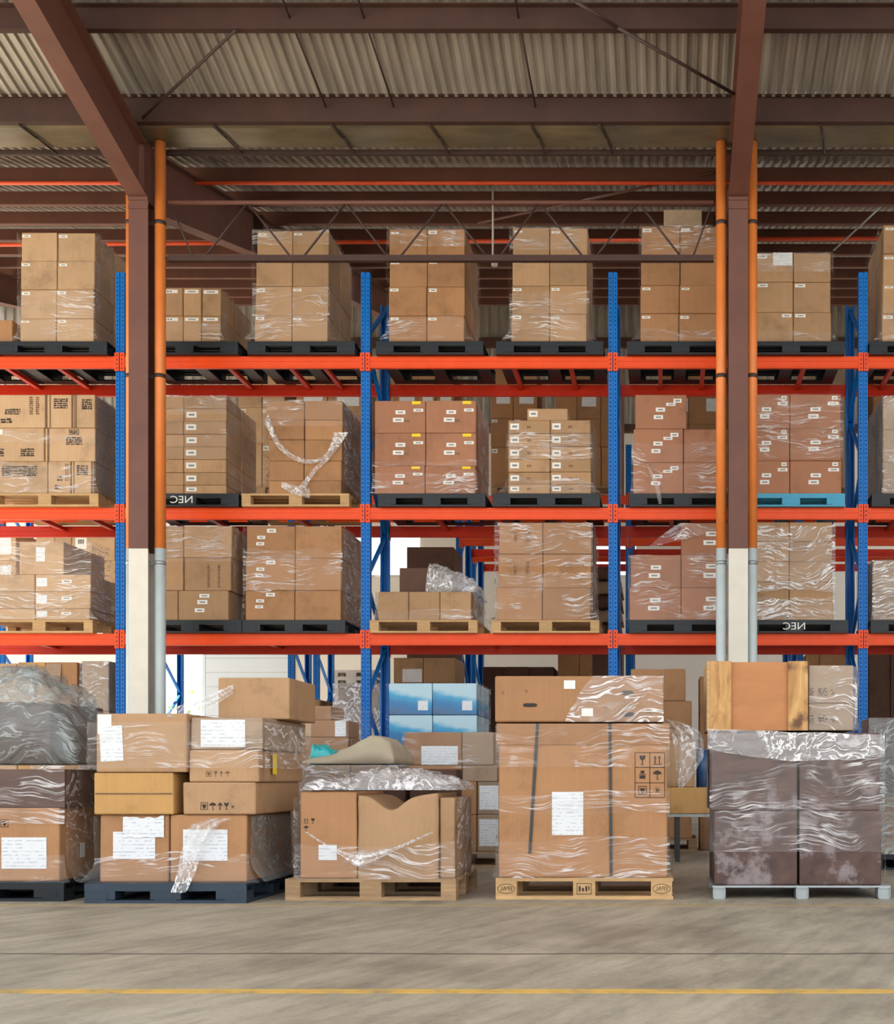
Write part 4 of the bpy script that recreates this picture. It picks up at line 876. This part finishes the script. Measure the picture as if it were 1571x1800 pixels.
# beige draped sacking and turquoise bag on top of a wrapped base
floor_load('low wrapped base under the beige sacking', 9.6, [(1345, 1420, [530, 615, 700]), (1420, 1515, [530, 615, 700])], 'grey', 615, 0.9, film='film_heavy', rear=False)
zsb = Z(1345, 9.6) + 0.012
def hs(u, v):
    prof = [(0, 0.02), (0.2, 0.05), (0.45, 0.10), (0.62, 0.17), (0.74, 0.225), (0.86, 0.20), (1, 0.11)]
    for (a, h0), (b_, h1) in zip(prof, prof[1:]):
        if a <= u <= b_: return h0 + (h1 - h0) * (u - a) / (b_ - a)
    return 0.1
heap('sack', 'long beige sack draped behind the wooden-palleted torn cartons', 'sack', X(528, 9.7), X(697, 9.7), 9.62, 10.4, zsb, hs, 'cloth', 0.03, sc=4.5, crease=0.6)
heap('plastic_bag', 'crumpled turquoise plastic bag beside the beige sack', 'bag', X(518, 10.0), X(560, 10.0), 10.42, 10.75, zsb, lambda u, v: 0.17 - 0.06 * u, 'tealbag', 0.04, 40, 28, 12)
bm = B(); box(bm, X(505, 10.5), X(570, 10.5), 10.42, 10.8, 0, zsb - 0.002); soften(bm, 0.01); tag(mk('cardboard_carton', bm, 'grey'), 'tall greyish carton standing under the turquoise bag', 'carton')
# right of the big strapped box
floor_load('stack of plain cartons right of the big strapped box', YGd, [(1176, 1232, [1108, 1165, 1205]), (1232, 1280, [1108, 1165, 1216]), (1280, 1380, [1108, 1160, 1216]), (1380, 1475, [1108, 1216])], 'kraft', 1163, 0.8, pal='wood', pmat='oldwood', rear=False)
carton('tall plain carton standing next to the wooden crate', None, X(1230, YGd), X(1278, YGd), YGd + .2, YGd + .7, 0.0, Z(1186, YGd), 'kraft')
# low steel stand with carton and film bag
YS = 11.6
t = emp('steel_stand', (X(1210, YS), YS, 0)); tag(t, 'low grey steel stand between the strapped box and the brown cartons', 'stand')
bm = B(); box(bm, X(1150, YS), X(1285, YS), YS, YS + 0.7, Z(1436, YS), Z(1431, YS)); mk('top', bm, 'galv', t)
for px in (1158, 1186, 1276):
    for dy in (0.02, 0.62):
        bm = B(); box(bm, X(px, YS), X(px, YS) + 0.05, YS + dy, YS + dy + 0.05, 0, Z(1436, YS)); mk('leg', bm, 'strap', t)
carton('yellowish carton on the low steel stand', None, X(1160, YS), X(1272, YS), YS + 0.02, YS + 0.6, Z(1431, YS) + 0.001, Z(1384, YS), 'yellow')
carton('film-covered carton stacked on the yellowish carton', None, X(1170, YS), X(1221, YS), YS + 0.05, YS + 0.5, Z(1384, YS) + 0.001, Z(1300, YS), 'tan')
bm = B(); xa = X(1238, YS); tube(bm, (xa, YS + 0.2, Z(1384, YS) + 0.001), (xa, YS + 0.2, Z(1318, YS)), 0.075, 20); bmesh.ops.scale(bm, vec=(1, 1, 1), verts=bm.verts)
t = mk('bucket', bm, 'bucket', smooth=False); tag(t, 'blue plastic bucket standing on the yellowish carton', 'bucket')
bm = B(); tube(bm, (xa, YS + 0.2, Z(1320, YS)), (xa, YS + 0.2, Z(1316, YS)), 0.082, 20); mk('rim', bm, 'bucket', t)
# right edge stacks
floor_load('wrapped dark load at the right edge behind the brown cartons', 10.6, [(1262, 1330, [1528, 1640]), (1330, 1400, [1540, 1640]), (1400, 1500, [1556, 1640])], 'brown', 1590, 0.8, film='film_grey', side='L', rear=False, matf=lambda i, j: 'kraft' if i == 2 else 'plum')

# ---------------------------------------------------------------- front row
def sym(bm, kind, cx, cz, s, y):
    """pictorial handling marks, drawn as flat dark shapes"""
    def poly(pts): bm.faces.new([bm.verts.new((cx + a * s, y, cz + b_ * s)) for a, b_ in pts])
    if kind == 'glass':
        poly([(-.32, .48), (-.1, .48), (-.02, .3), (.06, .48), (.32, .48), (.26, .12), (.05, -.05), (.05, -.38), (.22, -.48), (-.22, -.48), (-.05, -.38), (-.05, -.05), (-.26, .12)])
    elif kind == 'umbrella':
        poly([(-.48, .05), (-.36, .3), (-.05, .46), (.05, .46), (.36, .3), (.48, .05), (.3, .1), (.16, .02), (.04, .1), (.04, -.4), (.14, -.42), (.14, -.5), (-.04, -.5), (-.04, .1), (-.16, .02), (-.3, .1)])
    elif kind == 'arrows':
        for q in (-.24, .24): poly([(q - .06, -.38), (q + .06, -.38), (q + .06, .2), (q + .18, .2), (q, .48), (q - .18, .2), (q - .06, .2)])
        poly([(-.5, -.5), (.5, -.5), (.5, -.42), (-.5, -.42)])
    elif kind == 'arrow':
        poly([(-.07, -.5), (.07, -.5), (.07, .16), (.3, .0), (.3, .14), (0, .5), (-.3, .14), (-.3, .0), (-.07, .16)])
    elif kind == 'square':
        poly([(-.5, -.5), (.5, -.5), (.5, -.42), (-.42, -.42), (-.42, .42), (.42, .42), (.42, -.42), (.5, -.42), (.5, .5), (-.5, .5)])
        poly([(-.1, -.34), (.1, -.34), (.3, .1), (.18, .3), (0, .2), (-.18, .3), (-.3, .1)])
    elif kind == 'snow':
        for a in (0, 60, 120):
            c, d = math.cos(math.radians(a)), math.sin(math.radians(a)); w = .035
            poly([(-.4 * c - w * d, -.4 * d + w * c), (-.4 * c + w * d, -.4 * d - w * c), (.4 * c + w * d, .4 * d - w * c), (.4 * c - w * d, .4 * d + w * c)])
    elif kind == 'stack':
        poly([(-.36, .0), (.36, .0), (.36, .07), (-.36, .07)]); poly([(-.3, -.4), (.3, -.4), (.3, -.06), (-.3, -.06)]); poly([(-.2, .14), (.2, .14), (.2, .44), (-.2, .44)])
def symbols(o, items, y, mat='ink'):
    for kind, px, py, s in items:
        bm = B(); sym(bm, kind, X(px, y), Z(py, y), s * y / F, y - 0.0015); mk('handling_symbol', bm, mat, o)
def sheet(o, px0, px1, py0, py1, y, mat='paper', name='paper_sheet', rot=0.0):
    bm = B(); flat(bm, X(px0, y), X(px1, y), y - 0.002, Z(py1, y), Z(py0, y))
    if rot: bmesh.ops.rotate(bm, verts=bm.verts, cent=((X(px0, y) + X(px1, y)) / 2, y, Z((py0 + py1) / 2, y)), matrix=Matrix.Rotation(rot, 3, 'Y'))
    return mk(name, bm, mat, o)
def fc(label, px0, px1, py0, py1, Y, depth, mat, zlo=None, grp=None, bev=0.008, dy=0.0, loose=0.004):
    z0 = Z(py1, Y) if zlo is None else zlo
    return carton(label, grp, X(px0, Y), X(px1, Y), Y + dy, Y + dy + depth, z0, Z(py0, Y), mat, bev=bev, loose=loose)
def fpal(label, px0, px1, Y, d, kind, mat=None):
    w = X(px1, Y) - X(px0, Y); o = emp({'wood': 'wooden_pallet', 'plastic': 'plastic_pallet'}[kind], ((X(px0, Y) + X(px1, Y)) / 2, Y, 0)); pallet_parts(o, X(px0, Y), X(px1, Y), Y, Y + d, 0, kind, mat=mat, h=0.13 if kind == 'plastic' else 0.144); tag(o, label, 'pallet', 'pallets of the front row'); return o

# F1, the load cut by the left edge
Y1 = 7.85
p1 = fpal('black plastic pallet under the load at the left edge, front row', -170, 112, Y1, 1.1, 'plastic')
a = fc('brown carton with a white paper sheet at the left edge, front row', -150, 105, 1420, 1553, Y1 + .03, 0.98, 'kraft', 0.13)
sheet(a, 3, 82, 1472, 1527, Y1 + .03); symbols(a, [('square', 8, 1447, 14)], Y1 + .03)
z1 = Z(1420, Y1 + .03)
b_ = carton('filmed carton on the brown carton at the left edge', None, X(-140, Y1), X(108, Y1), Y1 + .05, Y1 + .98, z1, Z(1352, Y1), 'brown')
z2 = Z(1352, Y1) + 0.035
def hl(u, v):
    return 0.62 * min(1, (1 - u) * 2.6 + 0.14) ** 0.9 * (0.92 + 0.08 * math.cos(v * 3)) if u > .55 else 0.62
heap('wrapped_bundle', 'dark lumpy bundle in grey film on top of the left edge load', 'bundle', X(-150, Y1), X(132, Y1), Y1 + .02, Y1 + .98, z2, hl, 'film_grey', 0.06, 90, 40, 5.0)
carton('low carton inside the grey film bundle at the left edge', None, X(-130, Y1), X(70, Y1), Y1 + .14, Y1 + .9, z2 + 0.005, z2 + 0.42, 'plum')
film_shell('clear stretch film around the two cartons at the left edge, front row', X(-150, Y1), X(110, Y1), Y1 + .02, Y1 + 1.01, 0.13, z2 - 0.012, ((0, 0.22), (0.5, 1)), 0.06, 'film', 'film_side', sides='R', group=None)
bm = B(); flat(bm, 0, .062, 0, 0, .1); bmesh.ops.rotate(bm, verts=bm.verts, cent=(0, 0, 0), matrix=Matrix.Rotation(math.pi / 2, 3, 'Z'))
for v in bm.verts: v.co += Vector((X(105, Y1 + .03) + 0.004, Y1 + 0.30, Z(1508, Y1 + .25)))
mk('sticker', bm, 'white', a)

# F2, the pile on the dark blue pallet
Y2 = 7.73
p2 = fpal('dark blue plastic pallet under the tall mixed pile, front row', 148, 433, Y2, 1.2, 'plastic', 'plastic_blue')
yc = Y2 + 0.10; g2 = 'cartons of the mixed pile in the front row'
zq = 0.13
zA = Z(1432, yc)
c1 = fc('bottom left carton of the mixed pile, with a wrinkled paper sheet', 175, 297, 1432, 0, yc, 0.95, 'kraft', zq, g2)
sheet(c1, 199, 273, 1462, 1510, yc); bm = B()
grid(bm, lambda u, v: (X(217 + 72 * u, yc), yc - 0.006 - 0.01 * abs(nz(u * 6, v * 6, 2)), Z(1437 + 36 * v + 6 * nz(u * 4, v * 3, 8), yc)), 14, 8); mk('crumpled_paper', bm, 'paper', c1, smooth=True)
c2 = fc('bottom right carton of the mixed pile, with a paper sheet under film', 298, 434, 1432, 0, yc, 0.95, 'kraft', zq, g2); sheet(c2, 322, 400, 1458, 1513, yc)
zB = Z(1358, yc)
c3 = fc('golden tan plain carton in the middle left of the mixed pile', 163, 305, 1358, 0, yc - .03, 0.9, 'yellow', zA + .001, g2)
bm = B(); flat(bm, X(168, yc - .03), X(303, yc - .03), yc - .033, Z(1396, yc), Z(1394, yc)); mk('seam', bm, 'inkb', c3)
c4 = fc('carton with a row of handling symbols in the mixed pile', 320, 450, 1375, 0, yc - .02, 0.95, 'tan', zA + .001, g2)
symbols(c4, [('square', 359, 1417, 13), ('umbrella', 374, 1417, 14), ('arrow', 387, 1417, 14), ('glass', 398, 1417, 13), ('snow', 409, 1418, 9)], yc - .02)
zC = Z(1375, yc - .02)
c5 = fc('film-covered carton with faint print above the symbol carton', 331, 456, 1318, 0, yc - .01, 0.95, 'tan', zC + .001, g2)
symbols(c5, [('square', 367, 1360, 10), ('glass', 379, 1360, 10), ('arrow', 389, 1360, 10), ('umbrella', 400, 1360, 10)], yc - .01, 'inkb')
zD = Z(1318, yc - .01)
c6 = fc('carton with a large white paper sheet high in the mixed pile', 334, 462, 1261, 0, yc, 0.95, 'grey', zD + .001, g2); sheet(c6, 353, 431, 1265, 1313, yc)
bm = B(); box(bm, X(462, yc) - .0005, X(462, yc) + .0015, yc + .2, yc + .28, zD - 0.16, zD - .02); mk('sticker', bm, 'yellowlab', c5)['label'] = 'yellow sticker'
c7 = fc('tall filmed carton with a pasted paper on the upper left of the mixed pile', 168, 328, 1254, 0, yc - .04, 0.9, 'tan', zB + .001, g2)
sheet(c7, 176, 216, 1276, 1338, yc - .04, rot=-0.05); sheet(c7, 172, 196, 1256, 1290, yc - .038, 'white', 'torn_paper')
zE = Z(1254, yc)
c8 = fc('plain carton on the very top of the mixed pile', 383, 510, 1191, 0, yc + .28, 0.6, 'tan', Z(1261, yc) + .001, g2)
film_shell('wrinkled stretch film around the middle of the mixed pile', X(166, yc), X(464, yc), yc - .045, yc + .96, zB + .03, Z(1262, yc) - .03, ((0, 1),), 0.0, 'film', 'film_heavy', group=None)
film_shell('stretch film around the foot of the mixed pile', X(173, yc), X(436, yc), yc - 0.003, yc + .96, zq + .002, zA - 0.01, ((0, 0.4),), 0.09, 'film', 'film_grey', group=None)
ribbon('film_strip', [(X(395, yc), yc - .06, Z(1438, yc)), (X(365, yc), yc - .06, Z(1452, yc)), (X(345, yc), yc - .06, Z(1490, yc)), (X(338, yc), yc - .10, Z(1530, yc)), (X(330, yc), yc - .16, Z(1565, yc))], [.14, .18, .13, .11, .10], 'film_milky', 'long white film tail hanging over the front of the mixed pile', wav=0.014, n=30)
ribbon('film_strip', [(X(300, yc), yc - .07, Z(1256, yc)), (X(340, yc), yc + .1, Z(1240, yc)), (X(385, yc), yc + .26, Z(1205, yc))], [.04, .12, .06], 'film_milky', 'milky film stretched up to the topmost carton of the mixed pile', wd=(0, 0, 1))
heap('film_heap', 'crumpled film and paper bulging left of the mixed pile', 'stretch film', X(112, 9.0), X(170, 9.0), 8.95, 9.5, Z(1420, 9.0), lambda u, v: 0.22 + 0.2 * u, 'film_milky', 0.05, 40, 30, 9)
bm = B(); box(bm, X(108, 9.6), X(158, 9.6), 9.58, 9.9, 0, Z(1345, 9.6)); soften(bm, 0.01); tag(mk('cardboard_carton', bm, 'tan'), 'tan carton standing between the first two front loads', 'carton')
bm = B(); box(bm, X(114, 9.0), X(168, 9.0), 8.96, 9.48, 0, Z(1420, 9.0) - 0.002); soften(bm, 0.01); tag(mk('cardboard_carton', bm, 'brown'), 'dark carton under the crumpled film between the first two front loads', 'carton')

# F3, torn cartons on a wooden pallet
Y3 = 7.91
p3 = fpal('weathered wooden pallet under the torn cartons, front row', 501, 801, Y3, 0.9, 'wood', 'oldwood')
yd = Y3 + 0.04
d1 = fc('left upright carton with a small sticker on the weathered pallet', 527, 628, 1392, 0, yd, 0.75, 'kraft', 0.144)
sheet(d1, 560, 592, 1485, 1512, yd); symbols(d1, [('arrows', 538, 1443, 9), ('glass', 550, 1443, 10), ('umbrella', 538, 1456, 10)], yd)
# bulging torn carton
bm = B(); x0, x1 = X(629, yd), X(770, yd); zt = Z(1398, yd)
def bulge(u, v):
    x = x0 + (x1 - x0) * u; top = zt - 0.10 * math.exp(-((u - .42) / .2) ** 2) + 0.06 * max(0, u - .75)
    z = 0.144 + (top - 0.144) * v
    return (x + 0.008 * nz(u * 3, v * 4, 0.4), yd - 0.05 * math.sin(math.pi * min(1, u * 1.02)) * math.sin(math.pi * (0.15 + .8 * v)) + 0.01 * nz(x * 6, z * 6, 9), z)
Vf = grid(bm, bulge, 22, 20)
def rim(rowv, y):
    return [bm.verts.new((v.co.x, y, v.co.z)) for v in rowv]
back = rim(Vf[-1], yd + 0.72); 
for i in range(22): bm.faces.new((Vf[-1][i], Vf[-1][i + 1], back[i + 1], back[i]))
sideb = [bm.verts.new((r[-1].co.x, yd + 0.72, r[-1].co.z)) for r in Vf[:-1]] + [back[-1]]
for j in range(20): bm.faces.new((Vf[j][-1], sideb[j], sideb[j + 1], Vf[j + 1][-1]))
sidel = [bm.verts.new((r[0].co.x, yd + 0.72, r[0].co.z)) for r in Vf[:-1]] + [back[0]]
for j in range(20): bm.faces.new((Vf[j][0], Vf[j + 1][0], sidel[j + 1], sidel[j]))
o = mk('cardboard_carton', bm, 'tan'); tag(o, 'bulging torn carton slumping in film on the weathered pallet', 'carton')
for i, (pa, pb, ta, lb) in enumerate(((552, 600, 1374, 'first'), (606, 656, 1370, 'second'), (662, 716, 1372, 'third'), (722, 806, 1352, 'fourth'))):
    carton('%s small brown carton from the left, behind the torn cartons' % lb, 'small cartons behind the torn ones', X(pa, 8.9), X(pb, 8.9), 8.84, 9.06, 0.0, Z(ta, 8.9), 'brown')
carton('film-wrapped right-hand carton on the weathered pallet', None, X(771, yd), X(799, yd), yd + .02, yd + .72, 0.144, Z(1402, yd), 'tan', bev=0.02)
ztp = Z(1392, yd) + 0.012
def hf3(u, v): return 0.03 + 0.10 * math.exp(-((u - .55) / .3) ** 2) * (0.4 + .8 * v) + 0.03 * math.sin(u * 9 + v * 5) ** 2
heap('film_heap', 'crumpled milky film collapsed over the torn cartons', 'stretch film', X(527, yd), X(806, yd), yd - .02, yd + .74, ztp, hf3, 'film_milky', 0.04, 96, 44, 6.0, closed=False)
film_shell('stretch film around the lower half of the torn cartons', X(527, yd), X(800, yd), yd - 0.055, yd + .72, 0.146, Z(1402, yd), ((0, 0.45),), 0.0, 'film', 'film_heavy', group=None)
ribbon('film_strip', [(X(545, yd), yd - .09, Z(1462, yd)), (X(590, yd), yd - .09, Z(1490, yd)), (X(640, yd), yd - .1, Z(1510, yd)), (X(700, yd), yd - .1, Z(1490, yd)), (X(765, yd), yd - .09, Z(1462, yd))], [.012, .02, .10, .03, .012], 'film_milky', 'torn film edge drooping across the front of the torn cartons', wd=(0, 0, 1))

# F4, the big strapped box
Y4 = 7.985
p4 = emp('wooden_pallet', ((X(870, Y4) + X(1183, Y4)) / 2, Y4, 0)); tag(p4, 'clean wooden pallet with branded blocks under the big strapped box', 'pallet', 'pallets of the front row')
x0, x1 = X(871, Y4), X(1183, Y4)
for k, wd_ in enumerate((0.145, 0.10, 0.145, 0.10, 0.145)):
    ya = Y4 + (0.8 - wd_) * k / 4; bm = B(); box(bm, x0, x1, ya, ya + wd_, 0.122, 0.144); mk('deck_board', bm, 'wood', p4)
for fy in (0, .5, 1):
    ya = Y4 + 0.7 * fy; bm = B(); box(bm, x0, x1, ya, ya + 0.1, 0, 0.022); mk('bottom_board', bm, 'wood', p4)
    for q, (pa, pb) in enumerate(((871, 908), (1007, 1046), (1144, 1181))):
        bm = B(); box(bm, X(pa, Y4), X(pb, Y4), ya, ya + 0.1, 0.022, 0.122); blk = mk('block', bm, 'wood', p4)
        if fy == 0:
            bm = B(); cx = X((pa + pb) / 2, Y4); yk = Y4 - 0.001
            if q != 1:
                text_on(bm, 'EPAL', 0.040, cx, yk, 0.072, sx=1.0)
                for k in range(28):
                    t0, t1 = 2 * math.pi * k / 28, 2 * math.pi * (k + 1) / 28
                    quad(bm, [(cx + .060 * math.cos(t0), yk, .072 + .034 * math.sin(t0)), (cx + .060 * math.cos(t1), yk, .072 + .034 * math.sin(t1)), (cx + .056 * math.cos(t1), yk, .072 + .030 * math.sin(t1)), (cx + .056 * math.cos(t0), yk, .072 + .030 * math.sin(t0))])
            else:
                for (u0, u1, w0, w1) in ((-.05, .05, .034, .038), (-.05, .05, -.038, -.034), (-.05, -.046, -.034, .034), (.046, .05, -.034, .034), (-.036, -.024, -.018, .018), (-.014, -.002, -.018, .006), (.008, .02, -.018, .018), (.028, .036, -.01, .018)):
                    quad(bm, [(cx + u0, yk, .072 + w0), (cx + u1, yk, .072 + w0), (cx + u1, yk, .072 + w1), (cx + u0, yk, .072 + w1)])
            mk('block_brand', bm, 'ink', blk)
ye = Y4 + 0.02
big = fc('big kraft box with two black straps and a paper sheet on a clean pallet', 876, 1173, 1272, 0, ye, 0.76, 'kraft', 0.144, bev=0.012)
bm = B(); xa, xb_ = X(874, ye), X(1175, ye); box(bm, xa - .004, xb_ + .004, ye - 0.008, ye - 0.001, Z(1309, ye), Z(1272, ye)); mk('lid', bm, 'kraft', big)
sheet(big, 970, 1025, 1392, 1468, ye - .001)
for pa, pb, pz0, pz1 in ((945, 931, 1272, 1500), (1072, 1074, 1272, 1540)):
    bm = B(); w = 2.6
    hexa(bm, [(X(pa - w, ye), ye - .012, Z(pz0, ye)), (X(pa + w, ye), ye - .012, Z(pz0, ye)), (X(pa + w, ye), ye - .0095, Z(pz0, ye)), (X(pa - w, ye), ye - .0095, Z(pz0, ye))],
         [(X(pb - w, ye), ye - .005, Z(pz1, ye)), (X(pb + w, ye), ye - .005, Z(pz1, ye)), (X(pb + w, ye), ye - .0025, Z(pz1, ye)), (X(pb - w, ye), ye - .0025, Z(pz1, ye))]); mk('strap', bm, 'strap', big)
bm = B()
for px in (1116, 1142, 1168): flat(bm, X(px - .6, ye), X(px + .6, ye), ye - .001, Z(1402, ye), Z(1323, ye), th=.0008)
for py in (1323, 1349, 1376, 1402): flat(bm, X(1116, ye), X(1168, ye), ye - .001, Z(py + .6, ye), Z(py - .6, ye), th=.0008)
mk('symbol_grid', bm, 'ink', big)
symbols(big, [('glass', 1129, 1336, 17), ('arrows', 1155, 1336, 16), ('stack', 1129, 1362, 17), ('umbrella', 1155, 1362, 17), ('square', 1129, 1389, 15), ('snow', 1155, 1389, 15)], ye - .001)
zt4 = Z(1270, ye)
tb_ = fc('long flat kraft box lying on the big strapped box', 868, 1166, 1188, 0, ye, 0.74, 'kraft', zt4 + .002, bev=0.01)
for (pa, pb, qa, qb) in ((991, 1011, 1196, 1211), (1022, 1042, 1245, 1259)): sheet(tb_, pa, pb, qa, qb, ye, 'white', 'sticker')
for (pa, pb, qa, qb) in ((919, 944, 1236, 1243), (1092, 1115, 1252, 1260), (1092, 1113, 1214, 1222)):
    bm = B(); cx, cz, rx, rz = X((pa + pb) / 2, ye), Z((qa + qb) / 2, ye), (pb - pa) / 2 * ye / F, (qb - qa) / 2 * ye / F
    bm.faces.new([bm.verts.new((cx + rx * math.copysign(abs(math.cos(t)) ** .6, math.cos(t)), ye - .001, cz + rz * math.copysign(abs(math.sin(t)) ** .6, math.sin(t)))) for t in [2 * math.pi * k / 20 for k in range(20)]]); mk('hand_hole', bm, 'ink', tb_)
symbols(tb_, [('arrows', 884, 1218, 6), ('glass', 925, 1216, 7), ('arrows', 1095, 1238, 10), ('umbrella', 1108, 1242, 8), ('square', 1142, 1252, 7)], ye, 'inkb')
bm = B(); grid(bm, lambda u, v: (X(990 + 50 * v + (1166 - 990 - 50 * v) * u + 6 * nz(v * 5, 1, 1) * (1 - u), ye), ye - 0.012 - .006 * abs(nz(u * 8, v * 8, 4)), zt4 + .004 + (Z(1189, ye) - zt4) * v), 20, 14)
tag(mk('stretch_film', bm, 'film_heavy', smooth=True), 'torn film sheet over the right half of the long flat box', 'stretch film')
film_shell('stretch film around the big strapped box', X(876, ye), X(1173, ye), ye - 0.012, ye + .76, 0.146, zt4 - .01, ((0, 0.26), (0.42, 0.56), (0.72, 1.0)), 0.02, 'film_soft', 'film_side', group=None)
ribbon('film_strip', [(X(1172, ye), ye + .2, Z(1262, ye)), (X(1205, ye), ye + .25, Z(1285, ye)), (X(1212, ye), ye + .25, Z(1330, ye)), (X(1196, ye), ye + .25, Z(1385, ye))], [.06, .22, .2, .04], 'film_milky', 'clear film flap hanging off the right side of the big strapped box', wav=.03)

# F5, brown cartons on a steel pallet with a wooden crate on top
Y5 = 8.02
t = emp('steel_pallet', (X(1408, Y5), Y5, 0)); tag(t, 'grey steel pallet with box legs under the dark brown cartons', 'pallet')
zd = Z(1557, Y5)
bm = B(); box(bm, X(1252, Y5), X(1565, Y5), Y5, Y5 + 0.9, zd - 0.012, zd); mk('deck', bm, 'galv', t)
for px in (1253, 1399, 1543):
    for dy in (0.0, 0.78):
        bm = B(); xa = X(px, Y5); w = 22 * Y5 / F; za = zd - 0.012
        for (a0, a1, b0, b1) in ((xa, xa + .006, 0, za), (xa + w - .006, xa + w, 0, za), (xa, xa + w, 0, .006), (xa, xa + w, za - .006, za)): box(bm, a0, a1, Y5 + dy, Y5 + dy + .12, b0, b1)
        box(bm, xa + .006, xa + w - .006, Y5 + dy + .012, Y5 + dy + .016, .006, za - .006); mk('leg', bm, 'galv', t)
yf = Y5 + 0.03; zm = Z(1425, yf); zu = Z(1288, yf); g5 = 'dark brown cartons on the steel pallet'
for lab, pa, pb, za, zb_ in (('lower left', 1254, 1402, zd, zm), ('lower right', 1404, 1550, zd, zm), ('upper left', 1249, 1402, zm, zu), ('upper right', 1404, 1547, zm, zu)):
    carton('%s dark brown scuffed carton on the steel pallet' % lab, g5, X(pa, yf), X(pb, yf), yf, yf + .8, za, zb_, 'worn', bev=.008)
film_shell('stretch film around the four dark brown cartons', X(1250, yf), X(1550, yf), yf - .004, yf + .8, zd + .03, zu - .01, ((0.2, 1.0),), 0.0, 'film', 'film_side', group=None)
bm = B(); grid(bm, lambda u, v: (X(1243 + 310 * u, yf), yf - .03 - .012 * abs(nz(u * 9, v * 4, 6)), Z(1282 + 10 * u + (36 + 14 * math.sin(u * 3.1)) * v + 3 * nz(u * 6, 0, 3), yf)), 40, 8); tag(mk('stretch_film', bm, 'film_milky', smooth=True), 'milky film band around the foot of the wooden crate', 'stretch film')
t = emp('wooden_crate', (X(1331, yf), yf, zu + .016)); tag(t, 'orange plywood crate with knotty corner posts on the dark brown cartons', 'crate')
zc0, zc1 = zu + .016, Z(1162, yf); xa, xb_ = X(1248, yf), X(1420, yf)
bm = B(); box(bm, xa + .02, xb_ - .02, yf + .03, yf + .62, zc0, zc1 - .004); mk('panel', bm, 'crate', t)
for pa, pb in ((1248, 1285), (1385, 1420)):
    for ya in (yf + .004, yf + .622):
        bm = B(); box(bm, X(pa, yf), X(pb, yf), ya, ya + .024, zc0, zc1); mk('corner_post', bm, 'knotty', t)
bm = B(); box(bm, xa - .022, xa - .001, yf + .004, yf + .646, zc0, zc1); box(bm, xa, xa + .018, yf + .03, yf + .62, zc0, zc1 - .004); mk('side_post', bm, 'wood', t)
for q, (ta, ba) in enumerate(((1168, 1236), (1236, 1288))):
    c = carton('%s silver-filmed carton with dark print beside the crate' % ('upper', 'lower')[q], 'silver-filmed cartons beside the crate', X(1422, yf), X(1503, yf), yf + .05, yf + .6, zu + .016 if q else Z(1236, yf), Z(ta, yf), 'grey')
    bm = B(); zz0 = Z(1222 if q == 0 else 1270, yf)                 # illegible blotchy print under the film
    for (pa, pb) in ((1424, 1434), (1440, 1457), (1463, 1470)):
        for kx in range(int((pb - pa) / 2.6)):
            for kz in range(6):
                if R.random() < .62: flat(bm, X(pa + kx * 2.6, yf), X(pa + kx * 2.6 + R.uniform(1.2, 2.5), yf), yf + .0488, zz0 + kz * .009, zz0 + kz * .009 + R.uniform(.004, .0085))
    mk('printed_mark', bm, 'ink', c)
film_shell('silvery film around the two cartons beside the crate', X(1426, yf), X(1504, yf), yf + .045, yf + .6, zu + .02, Z(1170, yf), ((0, 1),), 0.004, 'film_heavy', 'film_milky', sides='R', group=None)
